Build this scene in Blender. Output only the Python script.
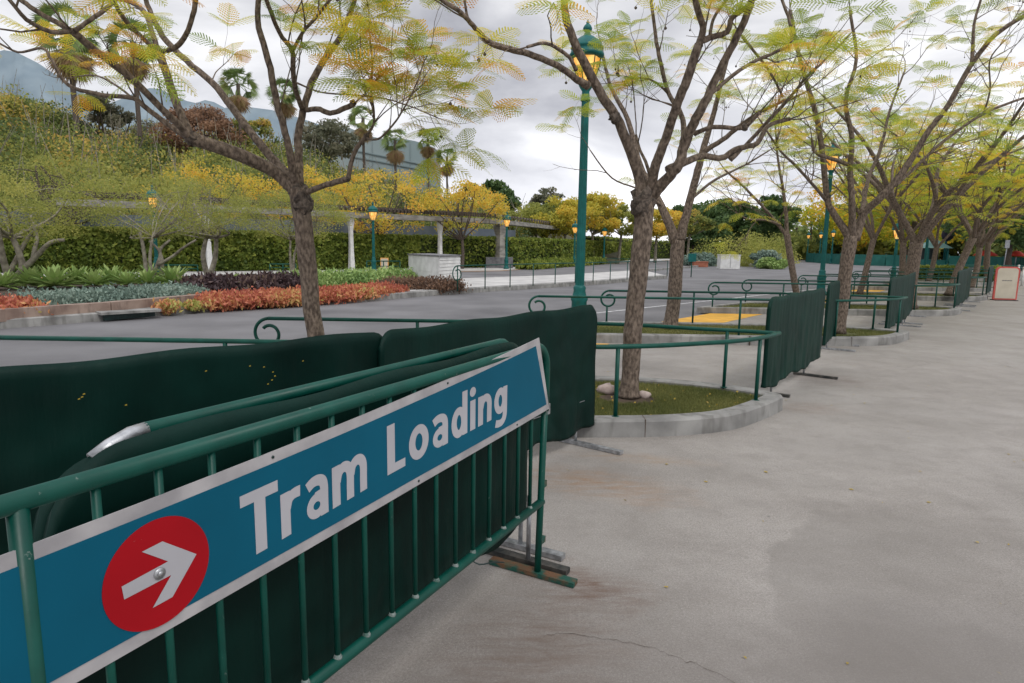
import bpy, math, random
import numpy as np
from mathutils import Vector, Matrix
S = bpy.context.scene
for o in list(bpy.data.objects): bpy.data.objects.remove(o, do_unlink=True)
R = math.radians
# ------------------------------------------------------------------ camera
FPX, CH = 640.0, 1.59
PITCH, ROLL = math.atan(96/640.0), math.atan(66/4260.0)
cF = Vector((0, math.cos(PITCH), -math.sin(PITCH)))
_u = Vector((0, math.sin(PITCH), math.cos(PITCH))); _r = Vector((1, 0, 0))
cR = math.cos(ROLL)*_r + math.sin(ROLL)*_u
cU = -math.sin(ROLL)*_r + math.cos(ROLL)*_u
cam = bpy.data.cameras.new('camera'); camo = bpy.data.objects.new('camera', cam)
S.collection.objects.link(camo); S.camera = camo
M3 = Matrix((cR, cU, -cF)).transposed().to_4x4(); M3.translation = (0, 0, CH)
camo.matrix_world = M3
cam.sensor_width = 36; cam.lens = FPX/1024*36; cam.clip_start = .05; cam.clip_end = 2000
# ------------------------------------------------------------------ world: overcast sky
SUN_EL, SUN_AZ = 52, 150
W = bpy.data.worlds.new('World'); S.world = W; W.use_nodes = True
nt = W.node_tree; N = nt.nodes; L = nt.links; N.clear()
out = N.new('ShaderNodeOutputWorld')
sky = N.new('ShaderNodeTexSky'); sky.sky_type = 'NISHITA'; sky.sun_disc = False
sky.sun_elevation = R(SUN_EL); sky.sun_rotation = R(SUN_AZ)
bg1 = N.new('ShaderNodeBackground'); bg1.inputs[1].default_value = .05; L.new(sky.outputs[0], bg1.inputs[0])
tc = N.new('ShaderNodeTexCoord'); mp = N.new('ShaderNodeMapping'); mp.inputs['Scale'].default_value = (1, 1, 2.6)
mp.inputs['Location'].default_value = (.35, .2, .1)
L.new(tc.outputs['Generated'], mp.inputs[0])
nz = N.new('ShaderNodeTexNoise'); nz.inputs['Scale'].default_value = 2.3; nz.inputs['Detail'].default_value = 7
nz.inputs['Roughness'].default_value = .52; nz.inputs['Distortion'].default_value = .25
L.new(mp.outputs[0], nz.inputs[0])
rp = N.new('ShaderNodeValToRGB'); e = rp.color_ramp.elements
e[0].position = .36; e[0].color = (.37, .375, .415, 1); e[1].position = .62; e[1].color = (.84, .84, .86, 1)
m = rp.color_ramp.elements.new(.5); m.color = (.58, .585, .62, 1)
L.new(nz.outputs[0], rp.inputs[0])
sx = N.new('ShaderNodeSeparateXYZ'); L.new(tc.outputs['Generated'], sx.inputs[0])
mr = N.new('ShaderNodeValToRGB')
_e = mr.color_ramp.elements; _e[0].position = 0; _e[0].color = (.86, .86, .86, 1); _e[1].position = 1; _e[1].color = (1, 1, 1, 1)
for _p, _v in ((.09, .72), (.20, .56), (.42, .44), (.60, .70)): _q = _e.new(_p); _q.color = (_v, _v, _v, 1)
L.new(sx.outputs[2], mr.inputs[0]); mr2 = N.new('ShaderNodeMath'); mr2.operation = 'MULTIPLY'; mr2.inputs[1].default_value = 1.95; L.new(mr.outputs[0], mr2.inputs[0])
vm = N.new('ShaderNodeVectorMath'); vm.operation = 'SCALE'; L.new(rp.outputs[0], vm.inputs[0]); L.new(mr2.outputs[0], vm.inputs['Scale'])
bg2 = N.new('ShaderNodeBackground'); L.new(vm.outputs[0], bg2.inputs[0]); bg2.inputs[1].default_value = 1.35
mx = N.new('ShaderNodeMixShader'); mx.inputs[0].default_value = .92
L.new(bg1.outputs[0], mx.inputs[1]); L.new(bg2.outputs[0], mx.inputs[2]); L.new(mx.outputs[0], out.inputs[0])
sl = bpy.data.lights.new('sun', 'SUN'); sl.energy = 1.1; sl.angle = R(12); sl.color = (1, .96, .9)
so = bpy.data.objects.new('sun', sl); S.collection.objects.link(so)
so.rotation_euler = (R(90-SUN_EL), 0, R(180-SUN_AZ+0))
S.view_settings.view_transform = 'Standard'; S.view_settings.look = 'None'
S.view_settings.exposure = -0.08; S.view_settings.gamma = 1.0; S.view_settings.use_curve_mapping = False
S.render.engine = 'CYCLES'

# ------------------------------------------------------------------ helpers
def ray(x, y): return cF + cR*((x-512)/FPX) + cU*((341.5-y)/FPX)
def G(x, y, z=0.0):
    d = ray(x, y); t = (z-CH)/d.z; return Vector((0, 0, CH)) + d*t
def AT(x, y, Y):
    d = ray(x, y); return Vector((0, 0, CH)) + d*(Y/d.y)
def tag(o, label=None, cat=None, group=None, kind=None):
    if label: o['label'] = label
    if cat: o['category'] = cat
    if group: o['group'] = group
    if kind: o['kind'] = kind
    return o
def thing(name, label, cat, loc=(0, 0, 0), rz=0, group=None):
    o = bpy.data.objects.new(name, None); S.collection.objects.link(o)
    o.location = loc; o.rotation_euler = (0, 0, rz); o.empty_display_size = .2
    return tag(o, label, cat, group)
class MB:
    def __init__(s): s.v = []; s.f = []; s.mi = []; s.sm = []; s.av = []; s.n = 0
    def add(s, V, F, mi=0, smooth=False, val=0.0):
        b = s.n; V = [tuple(p) for p in V]; s.v += V; s.n += len(V)
        s.f += [tuple(b+i for i in f) for f in F]; s.mi += [mi]*len(F); s.sm += [smooth]*len(F); s.av += [val]*len(V)
    def box(s, x0, x1, y0, y1, z0, z1, mi=0, T=None, val=0.0):
        P = [Vector(p) for p in [(x0,y0,z0),(x1,y0,z0),(x1,y1,z0),(x0,y1,z0),(x0,y0,z1),(x1,y0,z1),(x1,y1,z1),(x0,y1,z1)]]
        if T is not None: P = [T @ p for p in P]
        s.add(P, [(0,3,2,1),(4,5,6,7),(0,1,5,4),(1,2,6,5),(2,3,7,6),(3,0,4,7)], mi, False, val)
    def bar(s, a, b, w, h, mi=0, up=(0,0,1)):
        a = Vector(a); b = Vector(b); d = (b-a); Ln = d.length; d.normalize()
        x = d.cross(Vector(up)).normalized(); z = x.cross(d)
        T = Matrix((x, d, z)).transposed().to_4x4(); T.translation = a
        s.box(-w/2, w/2, 0, Ln, -h/2, h/2, mi, T)
    def tube(s, P, rad, seg=8, mi=0, cap=True, val=0.0, closed=False):
        P = [Vector(p) for p in P]; n = len(P)
        if n < 2: return
        if not hasattr(rad, '__len__'): rad = [rad]*n
        V = []; F = []; prev = None
        for i, p in enumerate(P):
            t = (P[min(i+1, n-1)] - P[max(i-1, 0)])
            if t.length < 1e-9: t = Vector((0, 0, 1))
            t.normalize()
            if prev is None:
                a = Vector((1, 0, 0)) if abs(t.x) < .8 else Vector((0, 1, 0)); x = (a - t*a.dot(t)).normalized()
            else:
                x = prev - t*prev.dot(t)
                x = x.normalized() if x.length > 1e-6 else t.orthogonal().normalized()
            prev = x; y = t.cross(x)
            for k in range(seg):
                a = 2*math.pi*k/seg; V.append(p + (x*math.cos(a) + y*math.sin(a))*rad[i])
        for i in range(n-1):
            for k in range(seg):
                k2 = (k+1) % seg; F.append((i*seg+k, i*seg+k2, (i+1)*seg+k2, (i+1)*seg+k))
        if cap:
            F.append(tuple(range(seg-1, -1, -1))); F.append(tuple((n-1)*seg+k for k in range(seg)))
        s.add(V, F, mi, True, val)
    def lathe(s, c, prof, seg=16, mi=0, axis_up=Vector((0, 0, 1))):
        c = Vector(c); V = []; F = []
        for r, z in prof:
            for k in range(seg):
                a = 2*math.pi*k/seg; V.append(c + Vector((r*math.cos(a), r*math.sin(a), z)))
        n = len(prof)
        for i in range(n-1):
            for k in range(seg):
                k2 = (k+1) % seg; F.append((i*seg+k, i*seg+k2, (i+1)*seg+k2, (i+1)*seg+k))
        F.append(tuple(range(seg-1, -1, -1))); F.append(tuple((n-1)*seg+k for k in range(seg)))
        s.add(V, F, mi, True)
    def prism(s, poly, z0, z1, mi=0):
        n = len(poly); V = [(p[0], p[1], z0) for p in poly] + [(p[0], p[1], z1) for p in poly]
        s.add(V, [tuple(range(n-1, -1, -1)), tuple(range(n, 2*n))] + [(i, (i+1) % n, n+(i+1) % n, n+i) for i in range(n)], mi)
    def build(s, name, mats, parent=None, attr=False, loc=None):
        me = bpy.data.meshes.new(name); me.from_pydata(s.v, [], s.f)
        if not isinstance(mats, (list, tuple)): mats = [mats]
        for m in mats: me.materials.append(m)
        if len(mats) > 1: me.polygons.foreach_set('material_index', s.mi)
        me.polygons.foreach_set('use_smooth', s.sm)
        if attr:
            a = me.attributes.new('v', 'FLOAT', 'POINT'); a.data.foreach_set('value', s.av)
        me.update(); o = bpy.data.objects.new(name, me); S.collection.objects.link(o)
        if parent: o.parent = parent
        if loc is not None: o.location = loc
        return o
def qmesh(name, V, vals, mat, parent=None):      # V: (n,4,3) quads, vals (n,)
    V = np.asarray(V, dtype=np.float32); n = len(V)
    me = bpy.data.meshes.new(name); me.vertices.add(n*4); me.vertices.foreach_set('co', V.reshape(-1))
    me.loops.add(n*4); me.loops.foreach_set('vertex_index', np.arange(n*4, dtype=np.int32))
    me.polygons.add(n); me.polygons.foreach_set('loop_start', np.arange(0, n*4, 4, dtype=np.int32))
    me.materials.append(mat)
    a = me.attributes.new('v', 'FLOAT', 'POINT'); a.data.foreach_set('value', np.repeat(np.asarray(vals, dtype=np.float32), 4))
    me.update(calc_edges=True); me.validate()
    o = bpy.data.objects.new(name, me); S.collection.objects.link(o)
    if parent: o.parent = parent
    return o
def smooth(P, k=5):
    P = [Vector(p) for p in P]
    if len(P) < 3: return [P[0].lerp(P[-1], i/k) for i in range(k+1)]
    Q = []
    for i in range(len(P)-1):
        p0 = P[max(i-1, 0)]; p1 = P[i]; p2 = P[i+1]; p3 = P[min(i+2, len(P)-1)]
        for j in range(k):
            t = j/k; t2 = t*t; t3 = t2*t
            Q.append(.5*((2*p1) + (p2-p0)*t + (2*p0-5*p1+4*p2-p3)*t2 + (3*p1-p0-3*p2+p3)*t3))
    Q.append(P[-1]); return Q
def inset(poly, d):
    n = len(poly); out = []
    for i in range(n):
        a = Vector(poly[i-1][:2]); b = Vector(poly[i][:2]); c = Vector(poly[(i+1) % n][:2])
        u = (b-a).normalized(); w = (c-b).normalized()
        n1 = Vector((-u.y, u.x)); n2 = Vector((-w.y, w.x)); m = n1+n2
        m = m.normalized() if m.length > 1e-4 else n1
        k = max(m.dot(n1), .45); out.append(b + m*(d/k))
    return out
# ------------------------------------------------------------------ materials
def new_mat(name):
    m = bpy.data.materials.new(name); m.use_nodes = True; t = m.node_tree
    return m, t, t.nodes, t.links, t.nodes['Principled BSDF']
def ramp(N, stops):
    r = N.new('ShaderNodeValToRGB'); e = r.color_ramp.elements
    e[0].position = stops[0][0]; e[0].color = (*stops[0][1], 1); e[1].position = stops[-1][0]; e[1].color = (*stops[-1][1], 1)
    for p, c in stops[1:-1]: q = e.new(p); q.color = (*c, 1)
    return r
def noise_mat(name, c1, c2, scale=4, rough=.7, bump=.3, bscale=None, metal=0, detail=6, spec=.4, stretch=None, lo=.35, hi=.65, bdist=.01):
    m, t, N, L, B = new_mat(name)
    tc = N.new('ShaderNodeTexCoord'); src = tc.outputs['Object']
    if stretch:
        mp = N.new('ShaderNodeMapping'); mp.inputs['Scale'].default_value = stretch; L.new(src, mp.inputs[0]); src = mp.outputs[0]
    n = N.new('ShaderNodeTexNoise'); n.inputs['Scale'].default_value = scale; n.inputs['Detail'].default_value = detail; L.new(src, n.inputs[0])
    r = ramp(N, [(lo, c1), (hi, c2)]); L.new(n.outputs[0], r.inputs[0]); L.new(r.outputs[0], B.inputs['Base Color'])
    B.inputs['Roughness'].default_value = rough; B.inputs['Metallic'].default_value = metal; B.inputs['Specular IOR Level'].default_value = spec
    if bump:
        n2 = N.new('ShaderNodeTexNoise'); n2.inputs['Scale'].default_value = bscale or scale*6; n2.inputs['Detail'].default_value = 6; L.new(src, n2.inputs[0])
        b = N.new('ShaderNodeBump'); b.inputs['Strength'].default_value = bump; b.inputs['Distance'].default_value = bdist
        L.new(n2.outputs[0], b.inputs['Height']); L.new(b.outputs[0], B.inputs['Normal'])
    return m
def leaf_mat(name, stops, trans=.45, rough=.55):
    m, t, N, L, B = new_mat(name); N.remove(B); o = N['Material Output']
    a = N.new('ShaderNodeAttribute'); a.attribute_name = 'v'
    r = ramp(N, stops); L.new(a.outputs['Fac'], r.inputs[0])
    d = N.new('ShaderNodeBsdfPrincipled'); d.inputs['Roughness'].default_value = rough; d.inputs['Specular IOR Level'].default_value = .25
    tr = N.new('ShaderNodeBsdfTranslucent'); mx = N.new('ShaderNodeMixShader'); mx.inputs[0].default_value = trans
    L.new(r.outputs[0], d.inputs['Base Color']); L.new(r.outputs[0], tr.inputs[0])
    L.new(d.outputs[0], mx.inputs[1]); L.new(tr.outputs[0], mx.inputs[2]); L.new(mx.outputs[0], o.inputs[0])
    return m
M = {}
# painted metal with chips and grime
def paint(name, col, worn, rough=.38, chips=.70):
    m, t, N, L, B = new_mat(name); tc = N.new('ShaderNodeTexCoord')
    n = N.new('ShaderNodeTexNoise'); n.inputs['Scale'].default_value = 9; n.inputs['Detail'].default_value = 8; L.new(tc.outputs['Object'], n.inputs[0])
    r = ramp(N, [(.3, tuple(c*.75 for c in col)), (.55, col), (.75, tuple(min(1, c*1.25+.004) for c in col))]); L.new(n.outputs[0], r.inputs[0])
    n2 = N.new('ShaderNodeTexNoise'); n2.inputs['Scale'].default_value = 38; n2.inputs['Detail'].default_value = 6; n2.inputs['Roughness'].default_value = .7
    L.new(tc.outputs['Object'], n2.inputs[0])
    r2 = ramp(N, [(chips-.015, (0, 0, 0)), (chips, (1, 1, 1))]); L.new(n2.outputs[0], r2.inputs[0])
    mx = N.new('ShaderNodeMix'); mx.data_type = 'RGBA'; L.new(r2.outputs[0], mx.inputs[0]); L.new(r.outputs[0], mx.inputs[6]); mx.inputs[7].default_value = (*worn, 1)
    L.new(mx.outputs[2], B.inputs['Base Color']); B.inputs['Roughness'].default_value = rough; B.inputs['Specular IOR Level'].default_value = .3
    rr = N.new('ShaderNodeMapRange'); rr.inputs[3].default_value = rough-.1; rr.inputs[4].default_value = rough+.25; L.new(n.outputs[0], rr.inputs[0]); L.new(rr.outputs[0], B.inputs['Roughness'])
    b = N.new('ShaderNodeBump'); b.inputs['Strength'].default_value = .15; b.inputs['Distance'].default_value = .003; L.new(n2.outputs[0], b.inputs['Height']); L.new(b.outputs[0], B.inputs['Normal'])
    return m
M['green'] = paint('green_paint', (.0010, .066, .048), (.11, .16, .14), .34, .69)
M['teal'] = paint('teal_paint', (.006, .115, .108), (.03, .16, .15), .4, .8)
M['galv'] = noise_mat('galvanised_steel', (.25, .26, .27), (.5, .51, .53), 25, .42, .1, metal=.7)
M['darksteel'] = noise_mat('dark_steel', (.03, .035, .035), (.11, .10, .09), 18, .5, .2, metal=.3)
M['rusty'] = noise_mat('rusty_green_steel', (.01, .075, .055), (.14, .07, .035), 14, .6, .3, lo=.45, hi=.62)
M['weld'] = noise_mat('weld_bead', (.06, .12, .10), (.26, .29, .28), 60, .5, .3)
def fabric_mat(name, c1, c2):
    m, t, N, L, B = new_mat(name); tc = N.new('ShaderNodeTexCoord')
    n = N.new('ShaderNodeTexNoise'); n.inputs['Scale'].default_value = 2.2; n.inputs['Detail'].default_value = 6; L.new(tc.outputs['Object'], n.inputs[0])
    r = ramp(N, [(.35, c1), (.7, c2)]); L.new(n.outputs[0], r.inputs[0]); L.new(r.outputs[0], B.inputs['Base Color'])
    B.inputs['Roughness'].default_value = .55; B.inputs['Specular IOR Level'].default_value = .14
    mp = N.new('ShaderNodeMapping'); mp.inputs['Scale'].default_value = (7, 7, 1.1); L.new(tc.outputs['Object'], mp.inputs[0])
    n2 = N.new('ShaderNodeTexNoise'); n2.inputs['Scale'].default_value = 1.6; n2.inputs['Detail'].default_value = 5; L.new(mp.outputs[0], n2.inputs[0])
    b = N.new('ShaderNodeBump'); b.inputs['Strength'].default_value = .5; b.inputs['Distance'].default_value = .02; L.new(n2.outputs[0], b.inputs['Height'])
    w = N.new('ShaderNodeTexNoise'); w.inputs['Scale'].default_value = 420; L.new(tc.outputs['Object'], w.inputs[0])
    b2 = N.new('ShaderNodeBump'); b2.inputs['Strength'].default_value = .25; b2.inputs['Distance'].default_value = .001; L.new(w.outputs[0], b2.inputs['Height']); L.new(b.outputs[0], b2.inputs['Normal'])
    L.new(b2.outputs[0], B.inputs['Normal']); return m
M['fabric'] = fabric_mat('dark_green_mesh', (.0004, .0110, .0082), (.0016, .0240, .0180))
M['fabric_lit'] = fabric_mat('green_mesh_lit', (.0010, .020, .014), (.0026, .033, .023))  # same cloth, colour lightened for the panels that stand in more light
def sign_mat(name, col, sc):
    m, t, N, L, B = new_mat(name); tc = N.new('ShaderNodeTexCoord')
    n = N.new('ShaderNodeTexNoise'); n.inputs['Scale'].default_value = 3; n.inputs['Detail'].default_value = 7; L.new(tc.outputs['Object'], n.inputs[0])
    r = ramp(N, [(.3, tuple(c*.88 for c in col)), (.7, tuple(c*1.08 for c in col))]); L.new(n.outputs[0], r.inputs[0])
    mp = N.new('ShaderNodeMapping'); mp.inputs['Scale'].default_value = (3, 3, 30); mp.inputs['Rotation'].default_value = (.3, .2, 0); L.new(tc.outputs['Object'], mp.inputs[0])
    n2 = N.new('ShaderNodeTexNoise'); n2.inputs['Scale'].default_value = 9; n2.inputs['Detail'].default_value = 3; L.new(mp.outputs[0], n2.inputs[0])
    r2 = ramp(N, [(.785 if 'white' not in name else .86, (0, 0, 0)), (.795 if 'white' not in name else .87, (1, 1, 1))]); L.new(n2.outputs[0], r2.inputs[0])
    mx = N.new('ShaderNodeMix'); mx.data_type = 'RGBA'; L.new(r2.outputs[0], mx.inputs[0]); L.new(r.outputs[0], mx.inputs[6]); mx.inputs[7].default_value = (*sc, 1)
    L.new(mx.outputs[2], B.inputs['Base Color']); B.inputs['Roughness'].default_value = .55; B.inputs['Specular IOR Level'].default_value = .15
    return m
M['signblue'] = sign_mat('sign_blue', (.0005, .092, .155), (.06, .16, .22))
M['signred'] = sign_mat('sign_red', (.36, .004, .010), (.45, .2, .2))
M['signwhite'] = sign_mat('sign_white', (.42, .415, .44), (.15, .15, .15))
M['signedge'] = noise_mat('sign_border_white', (.30, .29, .30), (.44, .425, .43), 9, .5, .05)

# concrete with patches, rust and tyre marks (wear with shapes of its own, some vignetting painted in)
def concrete():
    m, t, N, L, B = new_mat('walkway_concrete'); tc = N.new('ShaderNodeTexCoord'); P = tc.outputs['Object']
    def nz(s, d=6, r=.5, dist=0, vec=P):
        n = N.new('ShaderNodeTexNoise'); n.inputs['Scale'].default_value = s; n.inputs['Detail'].default_value = d
        n.inputs['Roughness'].default_value = r; n.inputs['Distortion'].default_value = dist; L.new(vec, n.inputs[0]); return n.outputs[0]
    def mp(v, a, b, c, d):
        q = N.new('ShaderNodeMapRange'); q.inputs[1].default_value = a; q.inputs[2].default_value = b; q.inputs[3].default_value = c; q.inputs[4].default_value = d
        L.new(v, q.inputs[0]); return q.outputs[0]
    def mul(a, b):
        q = N.new('ShaderNodeMath'); q.operation = 'MULTIPLY'
        for i, k in enumerate((a, b)):
            if isinstance(k, (int, float)): q.inputs[i].default_value = k
            else: L.new(k, q.inputs[i])
        return q.outputs[0]
    def mixc(f, a, col, mode='MIX'):
        q = N.new('ShaderNodeMix'); q.data_type = 'RGBA'; q.blend_type = mode; L.new(f, q.inputs[0]) if not isinstance(f, float) else setattr(q.inputs[0], 'default_value', f)
        L.new(a, q.inputs[6]); q.inputs[7].default_value = (*col, 1); return q.outputs[2]
    r = ramp(N, [(.3, (.265, .242, .220)), (.5, (.335, .308, .283)), (.7, (.40, .37, .343))]); L.new(nz(1.1, 9, .62), r.inputs[0]); c = r.outputs[0]
    # brushed streaks running across the walk
    mpn = N.new('ShaderNodeMapping'); mpn.inputs['Rotation'].default_value = (0, 0, R(-16)); mpn.inputs['Scale'].default_value = (.5, 2.2, 1); L.new(P, mpn.inputs[0])
    c = mixc(mp(nz(1.6, 9, .7, .4, mpn.outputs[0]), .42, .75, 0, .38), c, (.19, .17, .155))
    c = mixc(mp(nz(5, 8, .7), .5, .8, 0, .35), c, (.16, .145, .13))
    c = mixc(mp(nz(75, 5, .85), .46, .64, 0, .75), c, (.16, .145, .13)); c = mixc(mp(nz(16, 8, .75), .5, .75, 0, .4), c, (.16, .145, .13)); c = mixc(mp(nz(.45, 4, .6), .4, .65, 0, .35), c, (.42, .40, .38))
    c = mixc(mp(nz(110, 4, .9), .5, .66, 0, .55), c, (.62, .60, .57)); c = mixc(mp(nz(260, 2, .9), .5, .68, 0, .6), c, (.09, .08, .075)); c = mixc(mp(nz(3.3, 9, .72), .48, .72, 0, .5), c, (.20, .182, .165))
    # darker worn band with a crisp wandering edge down the middle of the walk
    def blob(cx, cy, rx, ry, rot, ns, amp, e0, e1):
        s = N.new('ShaderNodeMapping'); s.vector_type = 'TEXTURE'; s.inputs['Location'].default_value = (cx, cy, 0); s.inputs['Rotation'].default_value = (0, 0, rot); s.inputs['Scale'].default_value = (rx, ry, 1)
        L.new(P, s.inputs[0]); ln = N.new('ShaderNodeVectorMath'); ln.operation = 'LENGTH'; L.new(s.outputs[0], ln.inputs[0])
        a = N.new('ShaderNodeMath'); a.operation = 'ADD'; L.new(ln.outputs['Value'], a.inputs[0]); L.new(mp(nz(ns, 6, .6), 0, 1, -amp, amp), a.inputs[1])
        return mp(a.outputs[0], e0, e1, 1, 0)
    pa, pb = G(806, 495), G(722, 622); pc = G(960, 610); ed = (pb-pa); an = math.atan2(ed.y, ed.x)+math.pi/2; cx_, cy_ = (pa+pb)/2+Vector((math.cos(an)*1.0, math.sin(an)*1.0, 0)) if (Vector((math.cos(an), math.sin(an), 0))).x > 0 else (pa+pb)/2-Vector((math.cos(an)*1.0, math.sin(an)*1.0, 0)), 0
    cc_ = cx_; c = mixc(mul(mul(blob(cc_.x, cc_.y, 1.0, 1.15, an, 2.2, .22, .985, 1.015), blob(pa.lerp(pb, .5).x, pa.lerp(pb, .5).y, 1.5, 1.5, 0, 1.5, .4, .2, 1.0)), .42), c, (.20, .185, .17))
    c = mixc(mul(blob(3.6, 3.4, 1.6, 1.0, R(20), 1.8, .7, .2, 1.1), .35), c, (.18, .165, .15))
    c = mixc(mul(blob(1.6, 2.3, 1.0, .5, R(20), 2, .5, .4, 1.1), .5), c, (.16, .145, .135))
    c = mixc(mul(blob(.1, 2.0, 1.5, .8, R(25), 1.6, .6, .3, 1.2), .45), c, (.155, .135, .12))  # broad dark areas, here and next line: wear plus lens vignetting painted in
    c = mixc(mul(blob(1.6, 1.9, 1.6, .6, R(10), 1.6, .7, .3, 1.2), .35), c, (.17, .155, .14))
    for a in ((.62, 4.15, .75, .34, R(-25), 4, .55, .1, 1.0, .8, (.27, .15, .07)), (.35, 2.85, .42, .22, R(-30), 5, .5, .2, 1.0, .85, (.12, .055, .03)), (.1, 2.35, .6, .4, R(55), 4, .5, .2, 1.1, .6, (.13, .08, .055)),
              (.95, 4.7, .8, .18, R(-10), 5, .6, .1, .9, .5, (.30, .19, .10)), (3.9, 8.0, .5, .8, R(30), 3, .5, .2, 1.1, .6, (.15, .10, .08)),
              (3.05, 6.35, .35, .3, 0, 4, .5, .2, 1.1, .5, (.2, .12, .08)), (5.6, 11, .6, .8, 0, 3, .5, .2, 1.1, .5, (.15, .11, .09))):
        c = mixc(mul(mul(blob(*a[:9]), mp(nz(9, 8, .7, .5, mpn.outputs[0]), .38, .62, .1, 1.0)), a[9]*.85), c, a[10])
    # hairline cracks
    v = N.new('ShaderNodeTexVoronoi'); v.feature = 'DISTANCE_TO_EDGE'; v.inputs['Scale'].default_value = .33
    ad = N.new('ShaderNodeVectorMath'); ad.operation = 'ADD'; nn = N.new('ShaderNodeTexNoise'); nn.inputs['Scale'].default_value = 2.2; nn.inputs['Detail'].default_value = 5; L.new(P, nn.inputs[0])
    L.new(P, ad.inputs[0]); L.new(nn.outputs['Color'], ad.inputs[1]); L.new(ad.outputs[0], v.inputs[0])
    c = mixc(mul(mp(v.outputs['Distance'], .0, .0016, 1, 0), mp(nz(.5, 2), .55, .6, 0, .6)), c, (.06, .05, .045))
    g_ = N.new('ShaderNodeTexVoronoi'); g_.feature = 'F1'; g_.inputs['Scale'].default_value = 1.7; L.new(P, g_.inputs['Vector'])
    c = mixc(mul(mp(g_.outputs['Distance'], .018, .03, 1, 0), mp(nz(1.3, 2), .45, .5, 0, .55)), c, (.07, .065, .06))
    L.new(c, B.inputs['Base Color'])
    L.new(mp(nz(2.0, 5), .3, .7, .62, .85), B.inputs['Roughness']); B.inputs['Specular IOR Level'].default_value = .35
    b = N.new('ShaderNodeBump'); b.inputs['Strength'].default_value = .35; b.inputs['Distance'].default_value = .004; L.new(nz(70, 6, .75), b.inputs['Height']); L.new(b.outputs[0], B.inputs['Normal'])
    return m
M['concrete'] = concrete()
M['asphalt'] = noise_mat('asphalt', (.115, .113, .118), (.20, .197, .203), .55, .85, .4, 60, detail=9, stretch=None, lo=.3, hi=.7)
def kerb_mat(name, a, b, d):
    m = noise_mat(name, a, b, 3, .8, .4, 60, detail=9, bdist=.003)
    t = m.node_tree; N = t.nodes; L = t.links; B = N['Principled BSDF']; base = B.inputs['Base Color'].links[0].from_socket
    tc = N.new('ShaderNodeTexCoord'); mp = N.new('ShaderNodeMapping'); mp.inputs['Scale'].default_value = (4, 4, 1.0); L.new(tc.outputs['Object'], mp.inputs[0])
    n = N.new('ShaderNodeTexNoise'); n.inputs['Scale'].default_value = 2; n.inputs['Detail'].default_value = 6; L.new(mp.outputs[0], n.inputs[0])
    r = ramp(N, [(.5, (0, 0, 0)), (.72, (.7, .7, .7))]); L.new(n.outputs[0], r.inputs[0])
    x = N.new('ShaderNodeMix'); x.data_type = 'RGBA'; L.new(r.outputs[0], x.inputs[0]); L.new(base, x.inputs[6]); x.inputs[7].default_value = (*d, 1); L.new(x.outputs[2], B.inputs['Base Color'])
    return m
M['kerb'] = kerb_mat('kerb_concrete', (.19, .187, .18), (.34, .335, .32), (.085, .08, .072))
M['kerbbrown'] = kerb_mat('brown_kerb', (.22, .15, .12), (.36, .27, .22), (.09, .06, .05))
M['palewalk'] = noise_mat('pale_concrete', (.42, .41, .40), (.56, .55, .53), 1.2, .85, .2, 50)
M['yellow'] = noise_mat('yellow_tactile', (.62, .33, .035), (.85, .46, .05), 3, .7, .4, 50)
M['whiteline'] = noise_mat('white_line', (.32, .32, .33), (.7, .7, .7), 8, .7, .1)
M['orangeline'] = noise_mat('orange_line', (.62, .30, .08), (.80, .42, .12), 3, .7, .1)
M['soil'] = noise_mat('soil', (.045, .03, .02), (.10, .07, .05), 6, .95, .6, 30, bdist=.03)
M['turf'] = noise_mat('turf', (.08, .09, .03), (.16, .165, .06), 9, .9, .8, 120, bdist=.02)
M['bark'] = noise_mat('grey_brown_bark', (.075, .055, .042), (.245, .190, .148), 38, .88, 1.0, 55, detail=12, stretch=(1, 1, .5), bdist=.012, lo=.36, hi=.66)
M['palebark'] = noise_mat('pale_bark', (.16, .14, .11), (.36, .33, .26), 6, .85, .4, 25)
M['darkbark'] = noise_mat('dark_bark', (.045, .036, .03), (.17, .135, .11), 30, .9, .9, 60)
M['white'] = noise_mat('white_painted_board', (.60, .60, .59), (.74, .74, .73), 3, .6, .1)
M['greytrim'] = noise_mat('grey_trim', (.12, .12, .13), (.2, .2, .21), 5, .6, .1)
M['beige'] = noise_mat('beige_panel', (.50, .45, .36), (.58, .53, .43), 3, .5, .05)
M['redframe'] = noise_mat('red_frame', (.48, .07, .06), (.6, .12, .10), 5, .5, .05)
M['bluegrey'] = noise_mat('blue_grey_wall', (.11, .135, .165), (.17, .20, .235), .7, .8, .2)
M['beam'] = noise_mat('weathered_beam', (.19, .18, .165), (.36, .345, .31), 2, .85, .3, stretch=(1, 1, 3))
M['hill'] = noise_mat('hillside_soil', (.035, .04, .02), (.09, .08, .04), .6, .95, .5)
M['mountain'] = noise_mat('hazed_mountain', (.19, .245, .285), (.27, .33, .365), .08, 1, .1, detail=5, spec=0)  # bluish haze mixed into the base colour
M['screen'] = noise_mat('painted_screen', (.27, .34, .35), (.38, .43, .425), .06, .9, .1, detail=6, spec=.1)
M['screenseam'] = noise_mat('screen_seam', (.21, .27, .28), (.26, .32, .33), .2, .9, 0)
M['red'] = noise_mat('red_canvas', (.5, .03, .02), (.6, .06, .03), 2, .7, .1)
M['pink'] = noise_mat('pink_panel', (.5, .14, .2), (.62, .25, .3), 2, .6, .1)
M['tealfence'] = noise_mat('teal_screen', (.01, .10, .085), (.02, .15, .125), 1.5, .7, .1)
M['darksign'] = noise_mat('dark_sign', (.02, .02, .04), (.05, .04, .07), 3, .5, 0)
M['terracotta'] = noise_mat('terracotta', (.3, .1, .06), (.4, .15, .09), 3, .8, .1)
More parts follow.
